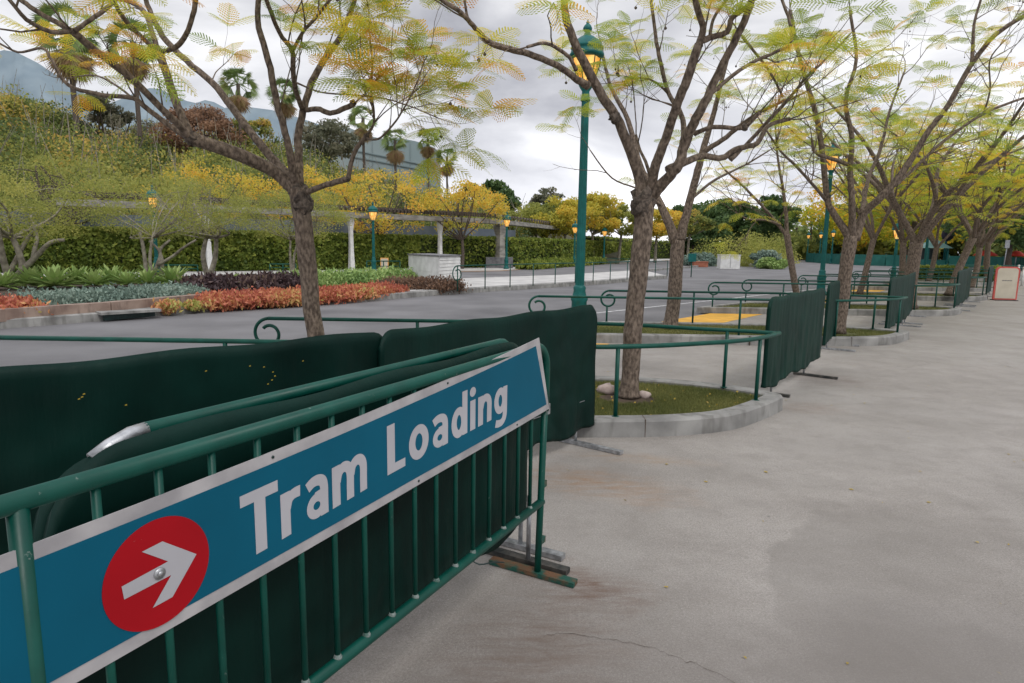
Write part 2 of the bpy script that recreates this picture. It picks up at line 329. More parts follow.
M['iron'] = noise_mat('dark_iron', (.006, .02, .02), (.015, .04, .038), 20, .4, .1)
def glow():
    m, t, N, L, B = new_mat('lamp_glass'); tc = N.new('ShaderNodeTexCoord'); n = N.new('ShaderNodeTexNoise'); n.inputs['Scale'].default_value = 7; L.new(tc.outputs['Object'], n.inputs[0])
    r = ramp(N, [(.35, (.85, .30, .03)), (.65, (1, .62, .18))]); L.new(n.outputs[0], r.inputs[0]); L.new(r.outputs[0], B.inputs['Base Color']); L.new(r.outputs[0], B.inputs['Emission Color']); B.inputs['Emission Strength'].default_value = .95
    B.inputs['Roughness'].default_value = .3; return m
M['glow'] = glow()
LF = {
 'jac': leaf_mat('jacaranda_leaf', [(0, (.18, .30, .04)), (.35, (.42, .50, .06)), (.6, (.76, .68, .07)), (.8, (.90, .55, .06)), (1, (.78, .35, .05))], .5),
 'green': leaf_mat('dark_evergreen_leaf', [(0, (.045, .085, .035)), (.5, (.085, .15, .05)), (1, (.18, .25, .08))], .3),
 'mix': leaf_mat('hillside_leaf', [(0, (.08, .12, .05)), (.3, (.20, .25, .07)), (.55, (.43, .43, .11)), (.78, (.68, .48, .11)), (1, (.48, .27, .14))], .45),
 'orange': leaf_mat('autumn_leaf', [(0, (.32, .36, .08)), (.4, (.62, .55, .09)), (.75, (.85, .58, .09)), (1, (.80, .40, .08))], .5),
 'lime': leaf_mat('lime_feathery_leaf', [(0, (.22, .26, .07)), (.5, (.38, .40, .10)), (1, (.56, .52, .14))], .5),
 'grey': leaf_mat('grey_leaf', [(0, (.10, .115, .075)), (.5, (.21, .215, .14)), (1, (.34, .30, .21))], .35),
 'rust': leaf_mat('rust_leaf', [(0, (.15, .10, .075)), (.5, (.34, .20, .125)), (1, (.48, .30, .18))], .35),
 'palm': leaf_mat('palm_leaf', [(0, (.10, .15, .05)), (.5, (.22, .31, .10)), (.8, (.40, .37, .13)), (1, (.42, .27, .17))], .3),
 'agave': leaf_mat('agave_leaf', [(0, (.16, .27, .09)), (.5, (.29, .42, .13)), (1, (.46, .55, .22))], .2),
 'bluemat': leaf_mat('blue_succulent', [(0, (.12, .18, .15)), (.5, (.20, .28, .23)), (1, (.32, .40, .33))], .15),
 'redmat': leaf_mat('fire_succulent', [(0, (.36, .10, .07)), (.35, (.58, .19, .12)), (.7, (.66, .34, .15)), (1, (.46, .48, .14))], .3),
 'purple': leaf_mat('purple_succulent', [(0, (.045, .03, .034)), (.5, (.11, .07, .07)), (.85, (.18, .13, .08)), (1, (.2, .28, .08))], .1),
 'grass': leaf_mat('grass_blade', [(0, (.09, .115, .035)), (.5, (.19, .205, .062)), (1, (.36, .33, .12))], .35),
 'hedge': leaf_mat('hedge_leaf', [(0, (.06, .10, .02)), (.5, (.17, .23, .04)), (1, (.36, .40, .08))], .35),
 'litter': leaf_mat('fallen_leaf', [(0, (.5, .36, .04)), (1, (.35, .25, .06))], .2),
}
rng = np.random.default_rng(7)

# ================================================================== SETTING
SD = Vector((4.57, 5.3, 0)); SDn = SD.normalized(); SN = Vector((-SDn.y, SDn.x, 0))   # street direction and its left-hand normal
mb = MB(); mb.add([(-900, -300, -.02), (900, -300, -.02), (900, 1500, -.02), (-900, 1500, -.02)], [(0, 1, 2, 3)])
tag(mb.build('road', M['asphalt']), 'grey asphalt tram road', kind='structure')
e0 = Vector((3.0, 13.55, 0))
a = e0 - SDn*60; b = e0 + SDn*62
mb = MB(); mb.add([a, a+Vector((120, -60, 0)), b+Vector((140, -40, 0)), b+Vector((20, 30, 0))*0, b], [(0, 1, 2, 4)])
tag(mb.build('walkway', M['concrete']), 'worn grey concrete walkway', kind='structure')
OFF = [Vector((0, 0, 0)), Vector((4.57, 5.40, 0)), Vector((9.17, 10.66, 0))] + [SD*k for k in range(3, 9)]
NI = 8
OUT = [(-4.6, 5.2), (-1, 5.2), (.45, 5.2), (.76, 5.22), (1.13, 5.25), (1.35, 5.285), (1.55, 5.335), (1.75, 5.40), (1.94, 5.49), (2.13, 5.63), (2.36, 5.85), (2.54, 6.035), (2.715, 6.235), (2.735, 6.30),
       (2.70, 6.40), (2.52, 6.60), (2.28, 6.77), (2.02, 6.91), (1.65, 7.04), (1.2, 7.11), (.6, 7.14), (-.8, 7.15), (-2.72, 7.15)]
ORD = ['nearest', 'second', 'third', 'fourth', 'fifth', 'sixth', 'seventh', 'eighth', 'ninth']
# kerb section: slightly rounded top edge
def kerb_ring(poly, h=.15, w=.17, seam=True):
    m_ = MB(); rings = [(0, 0), (0.004, h-.02), (.02, h), (w-.015, h), (w, h-.012), (w, h-.06)]
    R_ = [[(p.x, p.y, z) for p in inset(poly, d)] if d else [(p[0], p[1], z) for p in poly] for d, z in rings]
    n = len(poly); V = [p for r in R_ for p in r]; F = []
    for k in range(len(rings)-1):
        for i in range(n): j = (i+1) % n; F.append((k*n+i, k*n+j, (k+1)*n+j, (k+1)*n+i))
    m_.add(V, F, 0, False); return m_
for k in range(NI):
    m_ = kerb_ring(OUT); o = m_.build('kerb', M['kerb'], loc=OFF[k]); tag(o, kind='structure')
    if k == 0: KM = o.data
    else: o.data = KM
    ins = inset(OUT, .165)
    mb = MB(); mb.add([(p.x, p.y, .105) for p in ins], [tuple(range(len(ins)))]); o = mb.build('turf_base', M['turf'], loc=OFF[k]); tag(o, kind='structure')
# joints across the kerb of the first islands
# grass blades
def inside(poly, x, y):
    c = np.zeros(len(x), bool); n = len(poly)
    for i in range(n):
        x1, y1 = poly[i][0], poly[i][1]; x2, y2 = poly[(i+1) % n][0], poly[(i+1) % n][1]
        cond = ((y1 > y) != (y2 > y)) & (x < (x2-x1)*(y-y1)/((y2-y1) if y2 != y1 else 1e-9)+x1); c ^= cond
    return c
def blades(n, x0, x1, y0, y1, poly, h, w, z0, r, holes=()):
    x = r.uniform(x0, x1, n); y = r.uniform(y0, y1, n); k = inside(poly, x, y)
    for hx, hy, hr in holes: k &= ((x-hx)**2 + (y-hy)**2*1.4 + .02*np.sin(x*40)*hr) > hr*hr
    x = x[k]; y = y[k]; n = len(x); a = r.uniform(0, math.pi*2, n); hh = h*r.uniform(.5, 1.3, n); lx = r.normal(0, .5, n)*hh; ly = r.normal(0, .5, n)*hh
    ww = w*r.uniform(.6, 1.3, n); ca = np.cos(a)*ww; sa = np.sin(a)*ww; z = np.full(n, z0)
    V = np.stack([np.stack([x-ca, y-sa, z], 1), np.stack([x+ca, y+sa, z], 1), np.stack([x+lx+ca*.2, y+ly+sa*.2, z+hh], 1), np.stack([x+lx-ca*.2, y+ly-sa*.2, z+hh], 1)], 1)
    v = np.clip(.45+.25*np.sin(x*3.1+1)*np.cos(y*4.3)+r.normal(0, .22, n), 0, 1)
    return V, v
ins = [(p.x, p.y) for p in inset(OUT, .17)]
TREEHOLE = [(1.15, 6.2, .27)]
for k in range(4):
    n = [150000, 60000, 26000, 12000][k]; w = [.0022, .004, .006, .009][k]
    V, v = blades(n, -4.4 if k else -1.0, 2.8, 5.2, 7.2, ins, .033, w, .10, rng, TREEHOLE if k == 0 else [(1.35, 6.1, .3)])
    o = qmesh('grass', V, v, LF['grass']); o.location = OFF[k]; tag(o, 'short green grass filling the %s tree island' % ORD[k], 'grass', kind='stuff')
mb = MB()
for hx, hy in ((1.15, 6.15),):
    pts = []; rr = np.random.default_rng(3)
    pts = [(hx+.30*math.cos(t)*(1+.12*math.sin(5*t)), hy+.27*math.sin(t)*(1+.1*math.cos(4*t)), .108) for t in np.linspace(0, 2*math.pi, 28, endpoint=False)]
    mb.add(pts, [tuple(range(28))])
tag(mb.build('soil', M['soil']), kind='structure')
# rocks by the nearest trunk
def rock(name, c, r, lab, mat):
    rr = random.Random(int(c[0]*1000)); m_ = MB(); V = []; F = []; nu, nv = 9, 6
    for j in range(nv+1):
        for i in range(nu):
            th = math.pi*j/nv; ph = 2*math.pi*i/nu; k = rr.uniform(.82, 1.15) if 0 < j < nv else 1
            V.append((c[0]+r*k*math.sin(th)*math.cos(ph), c[1]+r*.8*k*math.sin(th)*math.sin(ph), c[2]+r*.62*k*math.cos(th)))
    for j in range(nv):
        for i in range(nu): F.append((j*nu+i, (j+1)*nu+i, (j+1)*nu+(i+1) % nu, j*nu+(i+1) % nu))
    m_.add(V, F, 0, True); tag(m_.build(name, mat), lab, 'rock', 'rocks by the nearest tree trunk')
M['rock'] = noise_mat('pinkish_rock', (.30, .22, .20), (.5, .42, .38), 9, .9, .6, 40)
c = G(606, 391, .13); rock('rock', (c.x, c.y, .15), .10, 'pinkish stone lying left of the trunk base on the nearest grass island', M['rock'])
c = G(644, 395, .13); rock('rock', (c.x, c.y, .13), .07, 'small pinkish stone lying just right of the trunk base on the nearest grass island', M['rock'])

# yellow tactile pads at the street end of each lane, asphalt markings
mb = MB()
for k in range(7):
    d = Vector((4.57, 5.3, 0))*(k-1) + Vector((0, .05, 0))
    P = [Vector((3.1, 13.6, .004))+d, Vector((4.55, 13.72, .004))+d, Vector((6.2, 15.75, .004))+d, Vector((4.9, 15.75, .004))+d]
    mb.add(P, [(0, 1, 2, 3)])
tag(mb.build('yellow_paving', M['yellow']), kind='structure')
mb = MB()
a = Vector((2.02, 15.59, -.014)) - SDn*20; b = Vector((5.66, 19.5, -.014)) + Vector((.69, .72, 0)).normalized()*18
w = SN*.055
mb.add([a-w, Vector((2.02, 15.59, -.014))-w, b-w, b+w, Vector((2.02, 15.59, -.014))+w, a+w], [(0, 1, 4, 5), (1, 2, 3, 4)])
tag(mb.build('road_line', M['whiteline']), kind='structure')

# median planter: kerb line along the far side of the road
far = [(-300, 370), (-120, 346), (0, 328), (60, 323.5), (105, 320), (180, 313), (250, 307.5), (345, 302.5), (440, 294.5), (500, 290.5), (600, 284), (667, 278)]
FC = [G(*p) for p in far]
back = [(-200, 287), (0, 284), (150, 281), (300, 279.5), (400, 277.5), (455, 281), (560, 277), (640, 271.5), (700, 266.5)]
BC = [G(*p) for p in back]
poly = [Vector((p.x, p.y)) for p in FC] + [Vector((p.x, p.y)) for p in reversed(BC)]
mb = MB()
for A_, d0, d1, zt in ((FC, 0, .32, .15), (BC, 0, -.25, .13)):
    nrm = []
    for i, p in enumerate(A_):
        t = (A_[min(i+1, len(A_)-1)] - A_[max(i-1, 0)]).normalized(); nrm.append(Vector((-t.y, t.x, 0)))
    V = []
    for p, n in zip(A_, nrm):
        V += [p+n*d0+Vector((0, 0, -.02)), p+n*(d0+.01*(1 if d1 > 0 else -1))+Vector((0, 0, zt-.02)), p+n*(d0+.035*(1 if d1 > 0 else -1))+Vector((0, 0, zt)), p+n*d1+Vector((0, 0, zt)), p+n*d1+Vector((0, 0, -.02))]
    F = [(i*5+j, (i+1)*5+j, (i+1)*5+j+1, i*5+j+1) for i in range(len(A_)-1) for j in range(4)]
    mb.add(V, F)
tag(mb.build('kerb', M['kerb']), kind='structure')
mb = MB()
ia = [p + Vector((-.1, .25, .135)) for p in FC]; ib = [p + Vector((.05, -.2, .12)) for p in BC]
mb.add([ia[i] for i in range(8)] + [ib[i] for i in range(4, -1, -1)], [tuple(range(13))])
tag(mb.build('planting_bed', M['soil']), kind='structure')
mb = MB()
pts = [ia[7], ia[8], ia[9], ia[10], ia[11], ib[7], ib[6], ib[5], ib[4]]
mb.add([p+Vector((0, 0, .006)) for p in pts], [tuple(range(9))])
tag(mb.build('pavement', M['palewalk']), kind='structure')
# dark drain slot in the far kerb
p0 = G(105, 320.5); p1 = G(155, 316.3)
mb = MB(); mb.bar(p0+Vector((0, -.03, .06)), p1+Vector((0, -.03, .06)), .08, .11); tag(mb.build('drain_opening', M['iron']), 'dark kerb inlet slot in the far roadside kerb', 'drain')
mb = MB(); mb.bar(p0+Vector((-.1, -.04, .145)), p1+Vector((.1, -.04, .145)), .34, .05); tag(mb.build('drain_lintel', M['kerb']), 'concrete cap slab over the kerb inlet slot', 'kerb slab')
# low brown inner wall of the planting bed
Q = [G(x, y, .135) for x, y in ((-60, 325), (37, 317), (105, 312), (160, 306.5), (197, 303))]; mb = MB()
for i in range(len(Q)-1): mb.bar(Q[i]+Vector((0, .1, .08)), Q[i+1]+Vector((0, .1, .08)), .22, .22+.004*i)
tag(mb.build('low_wall', M['kerbbrown']), 'low brown stone edging wall in front of the blue grey succulents', 'low wall')
# orange line in front of the far pavement, pale pavement strip before the hedge
HB = [(-400, 276), (0, 273), (100, 272.5), (200, 271.5), (300, 270.5), (420, 268.5), (500, 267.5), (600, 262), (680, 258)]
HP = [G(*p) for p in HB]
mb = MB(); mb2 = MB()
fr = [G(x, y+dy) for (x, y), dy in zip(HB, (5, 4.5, 4.5, 4.5, 4, 3, 3, 2, 1.5))]
bk = [p + Vector((-3, 4, 0)) for p in HP]
for i in range(len(HP)-1):
    mb.add([fr[i]+Vector((0, 0, .0)), fr[i+1], bk[i+1], bk[i]], [(0, 1, 2, 3)])
    if i not in (0,): mb2.add([fr[i]+Vector((0, -.35, -.012)), fr[i+1]+Vector((0, -.35, -.012)), fr[i+1]+Vector((0, -.05, -.012)), fr[i]+Vector((0, -.05, -.012))], [(0, 1, 2, 3)])
for v_ in range(0): pass
o = mb.build('pavement', M['palewalk']); o.location.z = .004; tag(o, kind='structure')
tag(mb2.build('kerb_line', M['orangeline']), kind='structure')
# ================================================================== FAR STRUCTURE
# hedge with leafy faces
def quads_at(C, size, r, elong=1.6, flat=0.0):     # random leaf quads at centres C (n,3)
    n = len(C); u = r.normal(size=(n, 3)); u[:, 2] *= (1-flat); u /= np.linalg.norm(u, axis=1)[:, None]
    w = r.normal(size=(n, 3)); w -= (w*u).sum(1)[:, None]*u; w /= np.linalg.norm(w, axis=1)[:, None]
    s = size*r.uniform(.55, 1.4, n)[:, None]; u = u*s*elong*.5; w = w*s*.5
    return np.stack([C-u-w*.35, C-u*.1+w, C+u+w*.2, C+u*.15-w], 1)
def hedge(P, depth, h, n, lab, seed=1):
    r = np.random.default_rng(seed); root = thing('hedge', lab, 'hedge', tuple(P[0])); base = Vector(P[0]); m_ = MB()
    cs = []; segs = [(P[i+1]-P[i]).length for i in range(len(P)-1)]; tot = sum(segs)
    for i in range(len(P)-1):
        a = P[i]-base; b = P[i+1]-base; d = (b-a).normalized(); nn = Vector((-d.y, d.x, 0)); c = (a+b)/2 + nn*depth/2
        q = [a+nn*.12, b+nn*.12, b+nn*(depth-.1), a+nn*(depth-.1)]
        V = [Vector((p.x, p.y, 0)) for p in q]+[Vector((p.x, p.y, h-.12)) for p in q]
        m_.add(V, [(0,1,5,4), (1,2,6,5), (2,3,7,6), (3,0,4,7), (4,5,6,7)])
        k = int(n*segs[i]/tot); t = r.uniform(0, 1, k); z = r.uniform(0.02, h+.03, k); top = r.uniform(0, 1, k) < .3
        off = np.where(top, r.uniform(0, depth, k), r.normal(.06, .06, k)); z = np.where(top, h+r.normal(0, .04, k), z)
        X = np.array(a)[None, :] + np.outer(t, np.array(b-a)) + np.outer(off, np.array(nn)); X[:, 2] = z; cs.append(X)
    m_.build('hedge_core', noise_mat('hedge_core', (.012, .02, .006), (.035, .05, .012), 9, .95, .5), root)
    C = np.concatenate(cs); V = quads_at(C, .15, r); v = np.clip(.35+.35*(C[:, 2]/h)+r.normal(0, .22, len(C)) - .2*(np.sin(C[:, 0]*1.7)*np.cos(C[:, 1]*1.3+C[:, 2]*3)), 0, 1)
    qmesh('foliage', V, v, LF['hedge'], root); return root
hp = HP[:8]
def gz(p): return Vector((p.x, p.y, 0))
HL = [gz(p) for p in HP]
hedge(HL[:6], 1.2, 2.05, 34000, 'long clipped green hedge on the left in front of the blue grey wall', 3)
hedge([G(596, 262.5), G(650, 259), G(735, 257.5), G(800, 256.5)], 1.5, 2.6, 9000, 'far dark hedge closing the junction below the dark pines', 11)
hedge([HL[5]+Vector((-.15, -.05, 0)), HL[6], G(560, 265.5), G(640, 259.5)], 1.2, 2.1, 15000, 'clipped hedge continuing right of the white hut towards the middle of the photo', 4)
# blue grey wall behind hedge
mb = MB()
wl = [p + Vector((-1.3, 1.9, 0)) for p in HL[:8]]; wl[6] = G(520, 266)+Vector((-.5, 4, 0)); wl = wl[:7]
for i in range(len(wl)-1): mb.bar(wl[i]+Vector((0, 0, 1.42+.003*i)), wl[i+1]+Vector((0, 0, 1.42+.003*i)), .3, 2.85)
tag(mb.build('perimeter_wall', M['bluegrey']), 'long blue grey wall rising behind the clipped hedge', 'wall')
# raised guideway beam on columns
colpx = [(-120, 27), (60, 29.5), (208, 33), (351, 38.5), (440, 42.5), (500, 46.5), (575, 56)]
CP = []
for x, Y in colpx:
    p = AT(x, 240, Y); p.z = 0; CP.append(p)
bl = smooth(CP[1:6] + [AT(556, 240, 60)*1], 4)
root = thing('guideway_beam', 'weathered pale elevated guideway beam crossing above the hedge', 'elevated track', (0, 0, 0))
mb = MB(); mr_ = MB(); ms = MB()
for i in range(len(bl)-1):
    a = bl[i].copy(); b = bl[i+1].copy(); a.z = 3.22+.002*(i % 2); b.z = a.z
    mb.bar(a, b, .8, .30)
    a2 = a+Vector((0, 0, .46)); b2 = b+Vector((0, 0, .46)); mr_.bar(a2, b2, .1, .07); 
    for k in range(6):
        c = a.lerp(b, k/6); ms.box(c.x-.05, c.x+.05, c.y-.4, c.y+.3, 3.5, 3.76)
mb.build('beam', M['beam'], root); mr_.build('rail', M['beam'], root); o = ms.build('railing_slats', M['darkbark'], root)
for i, (p, lab) in enumerate(zip(CP[2:6], ('left of the nearest trunk, half hidden by lime foliage', 'behind the first distant lit street lamp', 'rising behind the white hut', 'standing on a grey plinth right of the white hut'))):
    mb = MB(); p = gz(p)
    w0, w1 = (.21, .14) if i < 3 else (.50, .33)
    mb.lathe(p, [(w0, 0), (w0, .1), (w1*1.1, 1.3), (w1, 2.35)], 4); mb.lathe(p, [(w1*1.05, 2.35), (w1*1.35, 2.65), (w1*1.55, 2.8), (w1*1.55, 3.05)], 4)
    r_ = thing('column', 'white tapered column under the guideway, ' + lab, 'column', group='columns of the elevated guideway')
    o = mb.build('shaft', M['white'] if i < 3 else M['beam'], r_)
    for f_ in o.data.polygons: f_.use_smooth = False
    if i == 3:
        m2 = MB(); m2.box(p.x-.95, p.x+.95, p.y-1.0, p.y+.9, 0, .75); m2.build('plinth', M['greytrim'], r_)
# hillside terrain (rises away behind the wall)
HX = [-500, -250, -100, 0, 60, 120, 180, 240, 300, 350, 400, 440, 475, 510, 560, 620]
HS = [60, 70, 95, 120, 125, 150, 158, 162, 168, 180, 198, 207, 214, 222, 232, 240]
def hill_pt(x, t):
    sy = np.interp(x, HX, HS); Y0 = np.interp(x, [-500, 0, 350, 500, 620], [30, 35, 44, 52, 62]); Y1 = Y0+38
    top = AT(x, sy, Y1); p = AT(x, 240, Y0+38*t); z = top.z*(t**.75)
    return Vector((p.x, p.y, z-.05))
V = []; F = []; nx, ny = 60, 14
for i in range(nx+1):
    for j in range(ny+1): V.append(hill_pt(-500+1120*i/nx, j/ny))
for i in range(nx):
    for j in range(ny): F.append((i*(ny+1)+j, (i+1)*(ny+1)+j, (i+1)*(ny+1)+j+1, i*(ny+1)+j+1))
# back slope falls away again
mb = MB(); mb.add(V, F, 0, True)
tag(mb.build('hillside', M['hill']), kind='structure')
# distant mountain with blue haze put into its colour, real ridge with slopes
prof = [(-700, 20), (-500, 60), (-300, 30), (-150, 90), (-90, 84), (-60, 74), (-30, 60), (-12, 54), (4, 50), (16, 52), (26, 57), (38, 63), (50, 71), (64, 79), (78, 90), (94, 99), (110, 103), (124, 98), (138, 91), (150, 88), (160, 89), (172, 95), (187, 101), (196, 103), (205, 100), (214, 102), (225, 108), (238, 106), (249, 107), (272, 110), (300, 118), (330, 128), (370, 150), (420, 180)]
V = []; F = []
for x, y in prof:
    t = AT(x, y, 190)
    for j in range(7):
        q = j/6; p = AT(x, y, 190-60*(1-q)); V.append((p.x+5*math.sin(x*.09+j*2)*(1-q), p.y+9*math.sin(x*.045+j*.7)*(1-q), t.z*(q**1.2)*(1+.07*math.sin(x*.08+j)) if q < 1 else t.z))
    p = AT(x, y, 250); V.append((p.x, p.y, 0))
n = len(prof)
for i in range(n-1):
    for j in range(7): F.append((i*8+j, (i+1)*8+j, (i+1)*8+j+1, i*8+j+1))
mb = MB(); mb.add(V, F, 0, True); tag(mb.build('mountain', M['mountain']), kind='structure')
# big painted screen building
pr_ = [(300, 119), (324, 128), (336, 125), (350, 128), (368, 136), (385, 139), (400, 138), (415, 141), (428, 145), (435, 148)]
root = thing('screen_building', 'big pale teal painted screen building with a sloping top behind the palms', 'building')
mb = MB(); n = len(pr_); V = []
for x, y in pr_: p = AT(x, y, 92); V += [(p.x, p.y, -.5), (p.x, p.y, p.z)]
for x, y in pr_: p = AT(x, y, 92); V += [(p.x, p.y+7, -.5), (p.x, p.y+7, p.z)]
F = [(2*i, 2*i+2, 2*i+3, 2*i+1) for i in range(n-1)] + [(2*n+2*i+1, 2*n+2*i+3, 2*n+2*i+2, 2*n+2*i) for i in range(n-1)] + [(2*i+1, 2*i+3, 2*n+2*i+3, 2*n+2*i+1) for i in range(n-1)]
F += [(2*n-2, 4*n-2, 4*n-1, 2*n-1), (0, 1, 2*n+1, 2*n)]
mb.add(V, F); mb.build('wall', M['screen'], root)
mb = MB()
for (x0, y0), (x1, y1) in (((320, 143), (435, 167)), ((318, 150), (435, 172))):
    mb.bar(AT(x0, y0, 91.9), AT(x1, y1, 91.9), .12, .16)
for x in (352, 372, 392, 410, 424): a = AT(x, np.interp(x, [300, 350, 435], [119, 129, 148])+1, 91.93); mb.bar(a, Vector((a.x, a.y, 2)), .05, .06, up=(0, 1, 0))
mb.build('seam', M['screenseam'], root)

# ================================================================== TREES
def frond(r, origin, dirv, Lf, pairs, leaflets, droop, val, Q, VV, pl=.30, lw=.011):
    """bipinnate compound leaf made of small leaflet quads (numpy)"""
    d = np.array(dirv, float); d /= np.linalg.norm(d)+1e-9; up = np.array([0, 0, 1.0])
    side = np.cross(d, up); ns = np.linalg.norm(side); side = side/ns if ns > .1 else np.array([1.0, 0, 0]); 
    side = side*math.cos(.5*r.normal()) + np.cross(side, d)*math.sin(.35*r.normal()); side /= np.linalg.norm(side)
    t = np.linspace(0, 1, pairs+2)[1:]
    P = origin[None, :] + d[None, :]*(Lf*t)[:, None] + np.outer(-droop*Lf*t**2, up)
    tang = d[None, :] + np.outer(-2*droop*t, up); tang /= np.linalg.norm(tang, axis=1)[:, None]
    # rachis
    P0 = np.vstack([origin, P]); w = side*.0022
    Q.append(np.stack([P0[:-1]-w, P0[1:]-w, P0[1:]+w, P0[:-1]+w], 1)); VV.append(np.full(len(P0)-1, .3))
    for s in (-1, 1):
        plen = Lf*pl*1.15*np.sin(np.clip(.28+t*2.7, 0, 3.0))*r.uniform(.85, 1.1, len(t)) + .01
        pd = side[None, :]*s*.85 + tang*.62 + np.array([0, 0, -.12])[None, :]; pd /= np.linalg.norm(pd, axis=1)[:, None]
        u = (np.arange(leaflets)+.6)/leaflets
        C = P[:, None, :] + pd[:, None, :]*(plen[:, None]*u[None, :])[:, :, None] + np.array([0, 0, -1.0])[None, None, :]*(.12*plen[:, None]*u[None, :]**2)[:, :, None]
        ll = lw*(1-.35*u)[None, :, None]*np.ones((len(t), 1, 1)); hw = (plen[:, None]/leaflets*.52)[:, :, None]
        ax = pd[:, None, :]*hw; ay = tang[:, None, :]*ll
        Q.append(np.stack([C-ax*.9-ay, C+ax*.5-ay*1.05, C+ax*.9+ay, C-ax*.5+ay*1.05], 2).reshape(-1, 4, 3)); VV.append(np.clip(val+r.normal(0, .05, len(t)*leaflets), 0, 1))
def grow(m_, r, p, d, Ln, rad, depth, tips, curl=.35, up=.15, seg=5):
    P = [Vector(p)]; d = Vector(d).normalized(); n = 6
    for i in range(n):
        d = (d + Vector((r.normal()*curl*.35, r.normal()*curl*.35, r.normal()*curl*.3+up*.3))).normalized(); P.append(P[-1]+d*Ln/n)
    rr = [rad*(1-.6*i/n) for i in range(n+1)]; m_.tube(P, rr, seg)
    tips.append((P[-1], d, depth))
    if depth > 0:
        for k in range(int(r.integers(2, 4))):
            i = int(r.integers(2, n)); q = P[i]; dd = (P[i]-P[i-1]).normalized(); o = Vector(r.normal(size=3)); o = (o-dd*o.dot(dd)).normalized()
            grow(m_, r, q, dd*.7+o*.8+Vector((0, 0, .1)), Ln*r.uniform(.45, .75), rr[i]*.6, depth-1, tips, curl, up, max(3, seg-1))
    return P
def jac_tree(name, lab, limbs, seed, twigs=26, tl=(.5, 1.0), fr=(3, 5), fl=(.22, .36), pairs=11, leaflets=8, valm=.38, valsd=.22, group=None, lw=.010, tdepth=1, pods=40, knots=(), keep=1.0, leafmat='jac', bark='bark', twigr=.009, fmin=0.25):
    """limbs: list of (points, r0, r1, leafy); first one is the trunk"""
    r = np.random.default_rng(seed); base = Vector(limbs[0][0][0]); base = Vector((base.x, base.y, base.z))
    root = thing(name, lab, 'tree', tuple(base), group=group); m_ = MB(); tips = []
    for li, (P, r0, r1, leafy) in enumerate(limbs):
        P = [Vector(p)-base for p in P]; Q = smooth(P, 5); n = len(Q)
        rr = []
        for i in range(n):
            t = i/(n-1); a = r0*(1-t)+r1*t
            if li == 0: a *= 1 + .35*max(0, 1-t*9) + .02*math.sin(t*17+seed)
            else: a *= 1 + .03*math.sin(t*11+li)+.2*max(0, 1-t*9)
            rr.append(a)
            if 0 < i < n-1 and r0 < .12: Q[i] = Q[i] + Vector(r.normal(size=3)*min(.003, r0*.06))
        m_.tube(Q, rr, 12 if r0 > .05 else 8)
        if li == 0 or leafy <= 0: continue
        Ltot = sum((Q[i+1]-Q[i]).length for i in range(n-1)); k = max(1, int(round(twigs*leafy)))
        for j in range(k):
            t = r.uniform(.22, 1) if j else 1.0; i = min(n-2, max(1, int(t*(n-1)))); q = Q[i]; dd = (Q[i+1]-Q[i-1]).normalized()
            o = Vector(r.normal(size=3)); o = (o-dd*o.dot(dd)).normalized()
            if j == 0: d0 = dd; q = Q[-1]
            else: d0 = dd*.8+o*.9+Vector((0, 0, .2))
            grow(m_, r, q, d0, r.uniform(*tl), min(twigr, rr[i]*.6), tdepth, tips, .45, .2)
    kb = MB()
    for kx, ky, kY, kr in knots:
        c = AT(kx, ky, kY)-base; V_ = []; F_ = []; nu, nv = 14, 9
        for j in range(nv+1):
            for i in range(nu):
                th = math.pi*j/nv; ph = 2*math.pi*i/nu; q_ = kr*(1+.16*math.sin(ph*3+th*4+kx)+.10*math.sin(ph*5-th*7)+.12*r.normal()*(0 < j < nv)); V_.append(c+Vector((q_*math.sin(th)*math.cos(ph), q_*math.sin(th)*math.sin(ph), q_*1.05*math.cos(th))))
        for j in range(nv):
            for i in range(nu): F_.append((j*nu+i, (j+1)*nu+i, (j+1)*nu+(i+1) % nu, j*nu+(i+1) % nu))
        kb = MB(); kb.add(V_, F_, 0, True); kb.build('burl', M['darkbark'], root)
    m_.build('trunk', M[bark], root)
    
    Q = []; VV = []
    for p, d, dep in tips:
        if r.uniform() > keep: continue
        k = int(r.integers(fr[0], fr[1]+1)); a0 = r.uniform(0, 6.28); tv = np.clip(r.normal(valm, valsd*.7), 0, 1); h = math.hypot(d.x, d.y)
        for j in range(k):
            a = a0 + j*6.283/k + r.normal()*.3
            dv = np.array([math.cos(a), math.sin(a), r.uniform(-.1, .35)]) + .5*np.array(d)
            val = float(np.clip(tv + r.normal(0, valsd*.6) + (.35 if r.uniform() < .12 else 0), 0, 1))
            frond(r, np.array(p), dv, r.uniform(*fl), pairs, leaflets, r.uniform(.15, .5), val, Q, VV, lw=lw)
    if Q: qmesh('crown', np.concatenate(Q), np.concatenate(VV), LF[leafmat], root)
    if pods and tips:
        mp = MB()
        for j in range(pods):
            p, d, dep = tips[int(r.integers(len(tips)))]; c = p + Vector(r.normal(size=3))*.05 - Vector((0, 0, .10)); s = r.uniform(.009, .015)
            mp.tube([p, c+Vector((0, 0, s))], .0022, 3, cap=False); mp.lathe(c, [(.003, -s*1.2), (s, -s*.5), (s*1.05, s*.2), (.004, s)], 6)
        o = mp.build('seed_pods', M['darkbark'], root); tag(o, kind='stuff')
    return root, tips
def L_(pts, r0, r1, leafy=1.0):      # pts: (px, py, Y)
    return ([AT(*p) for p in pts], r0, r1, leafy)

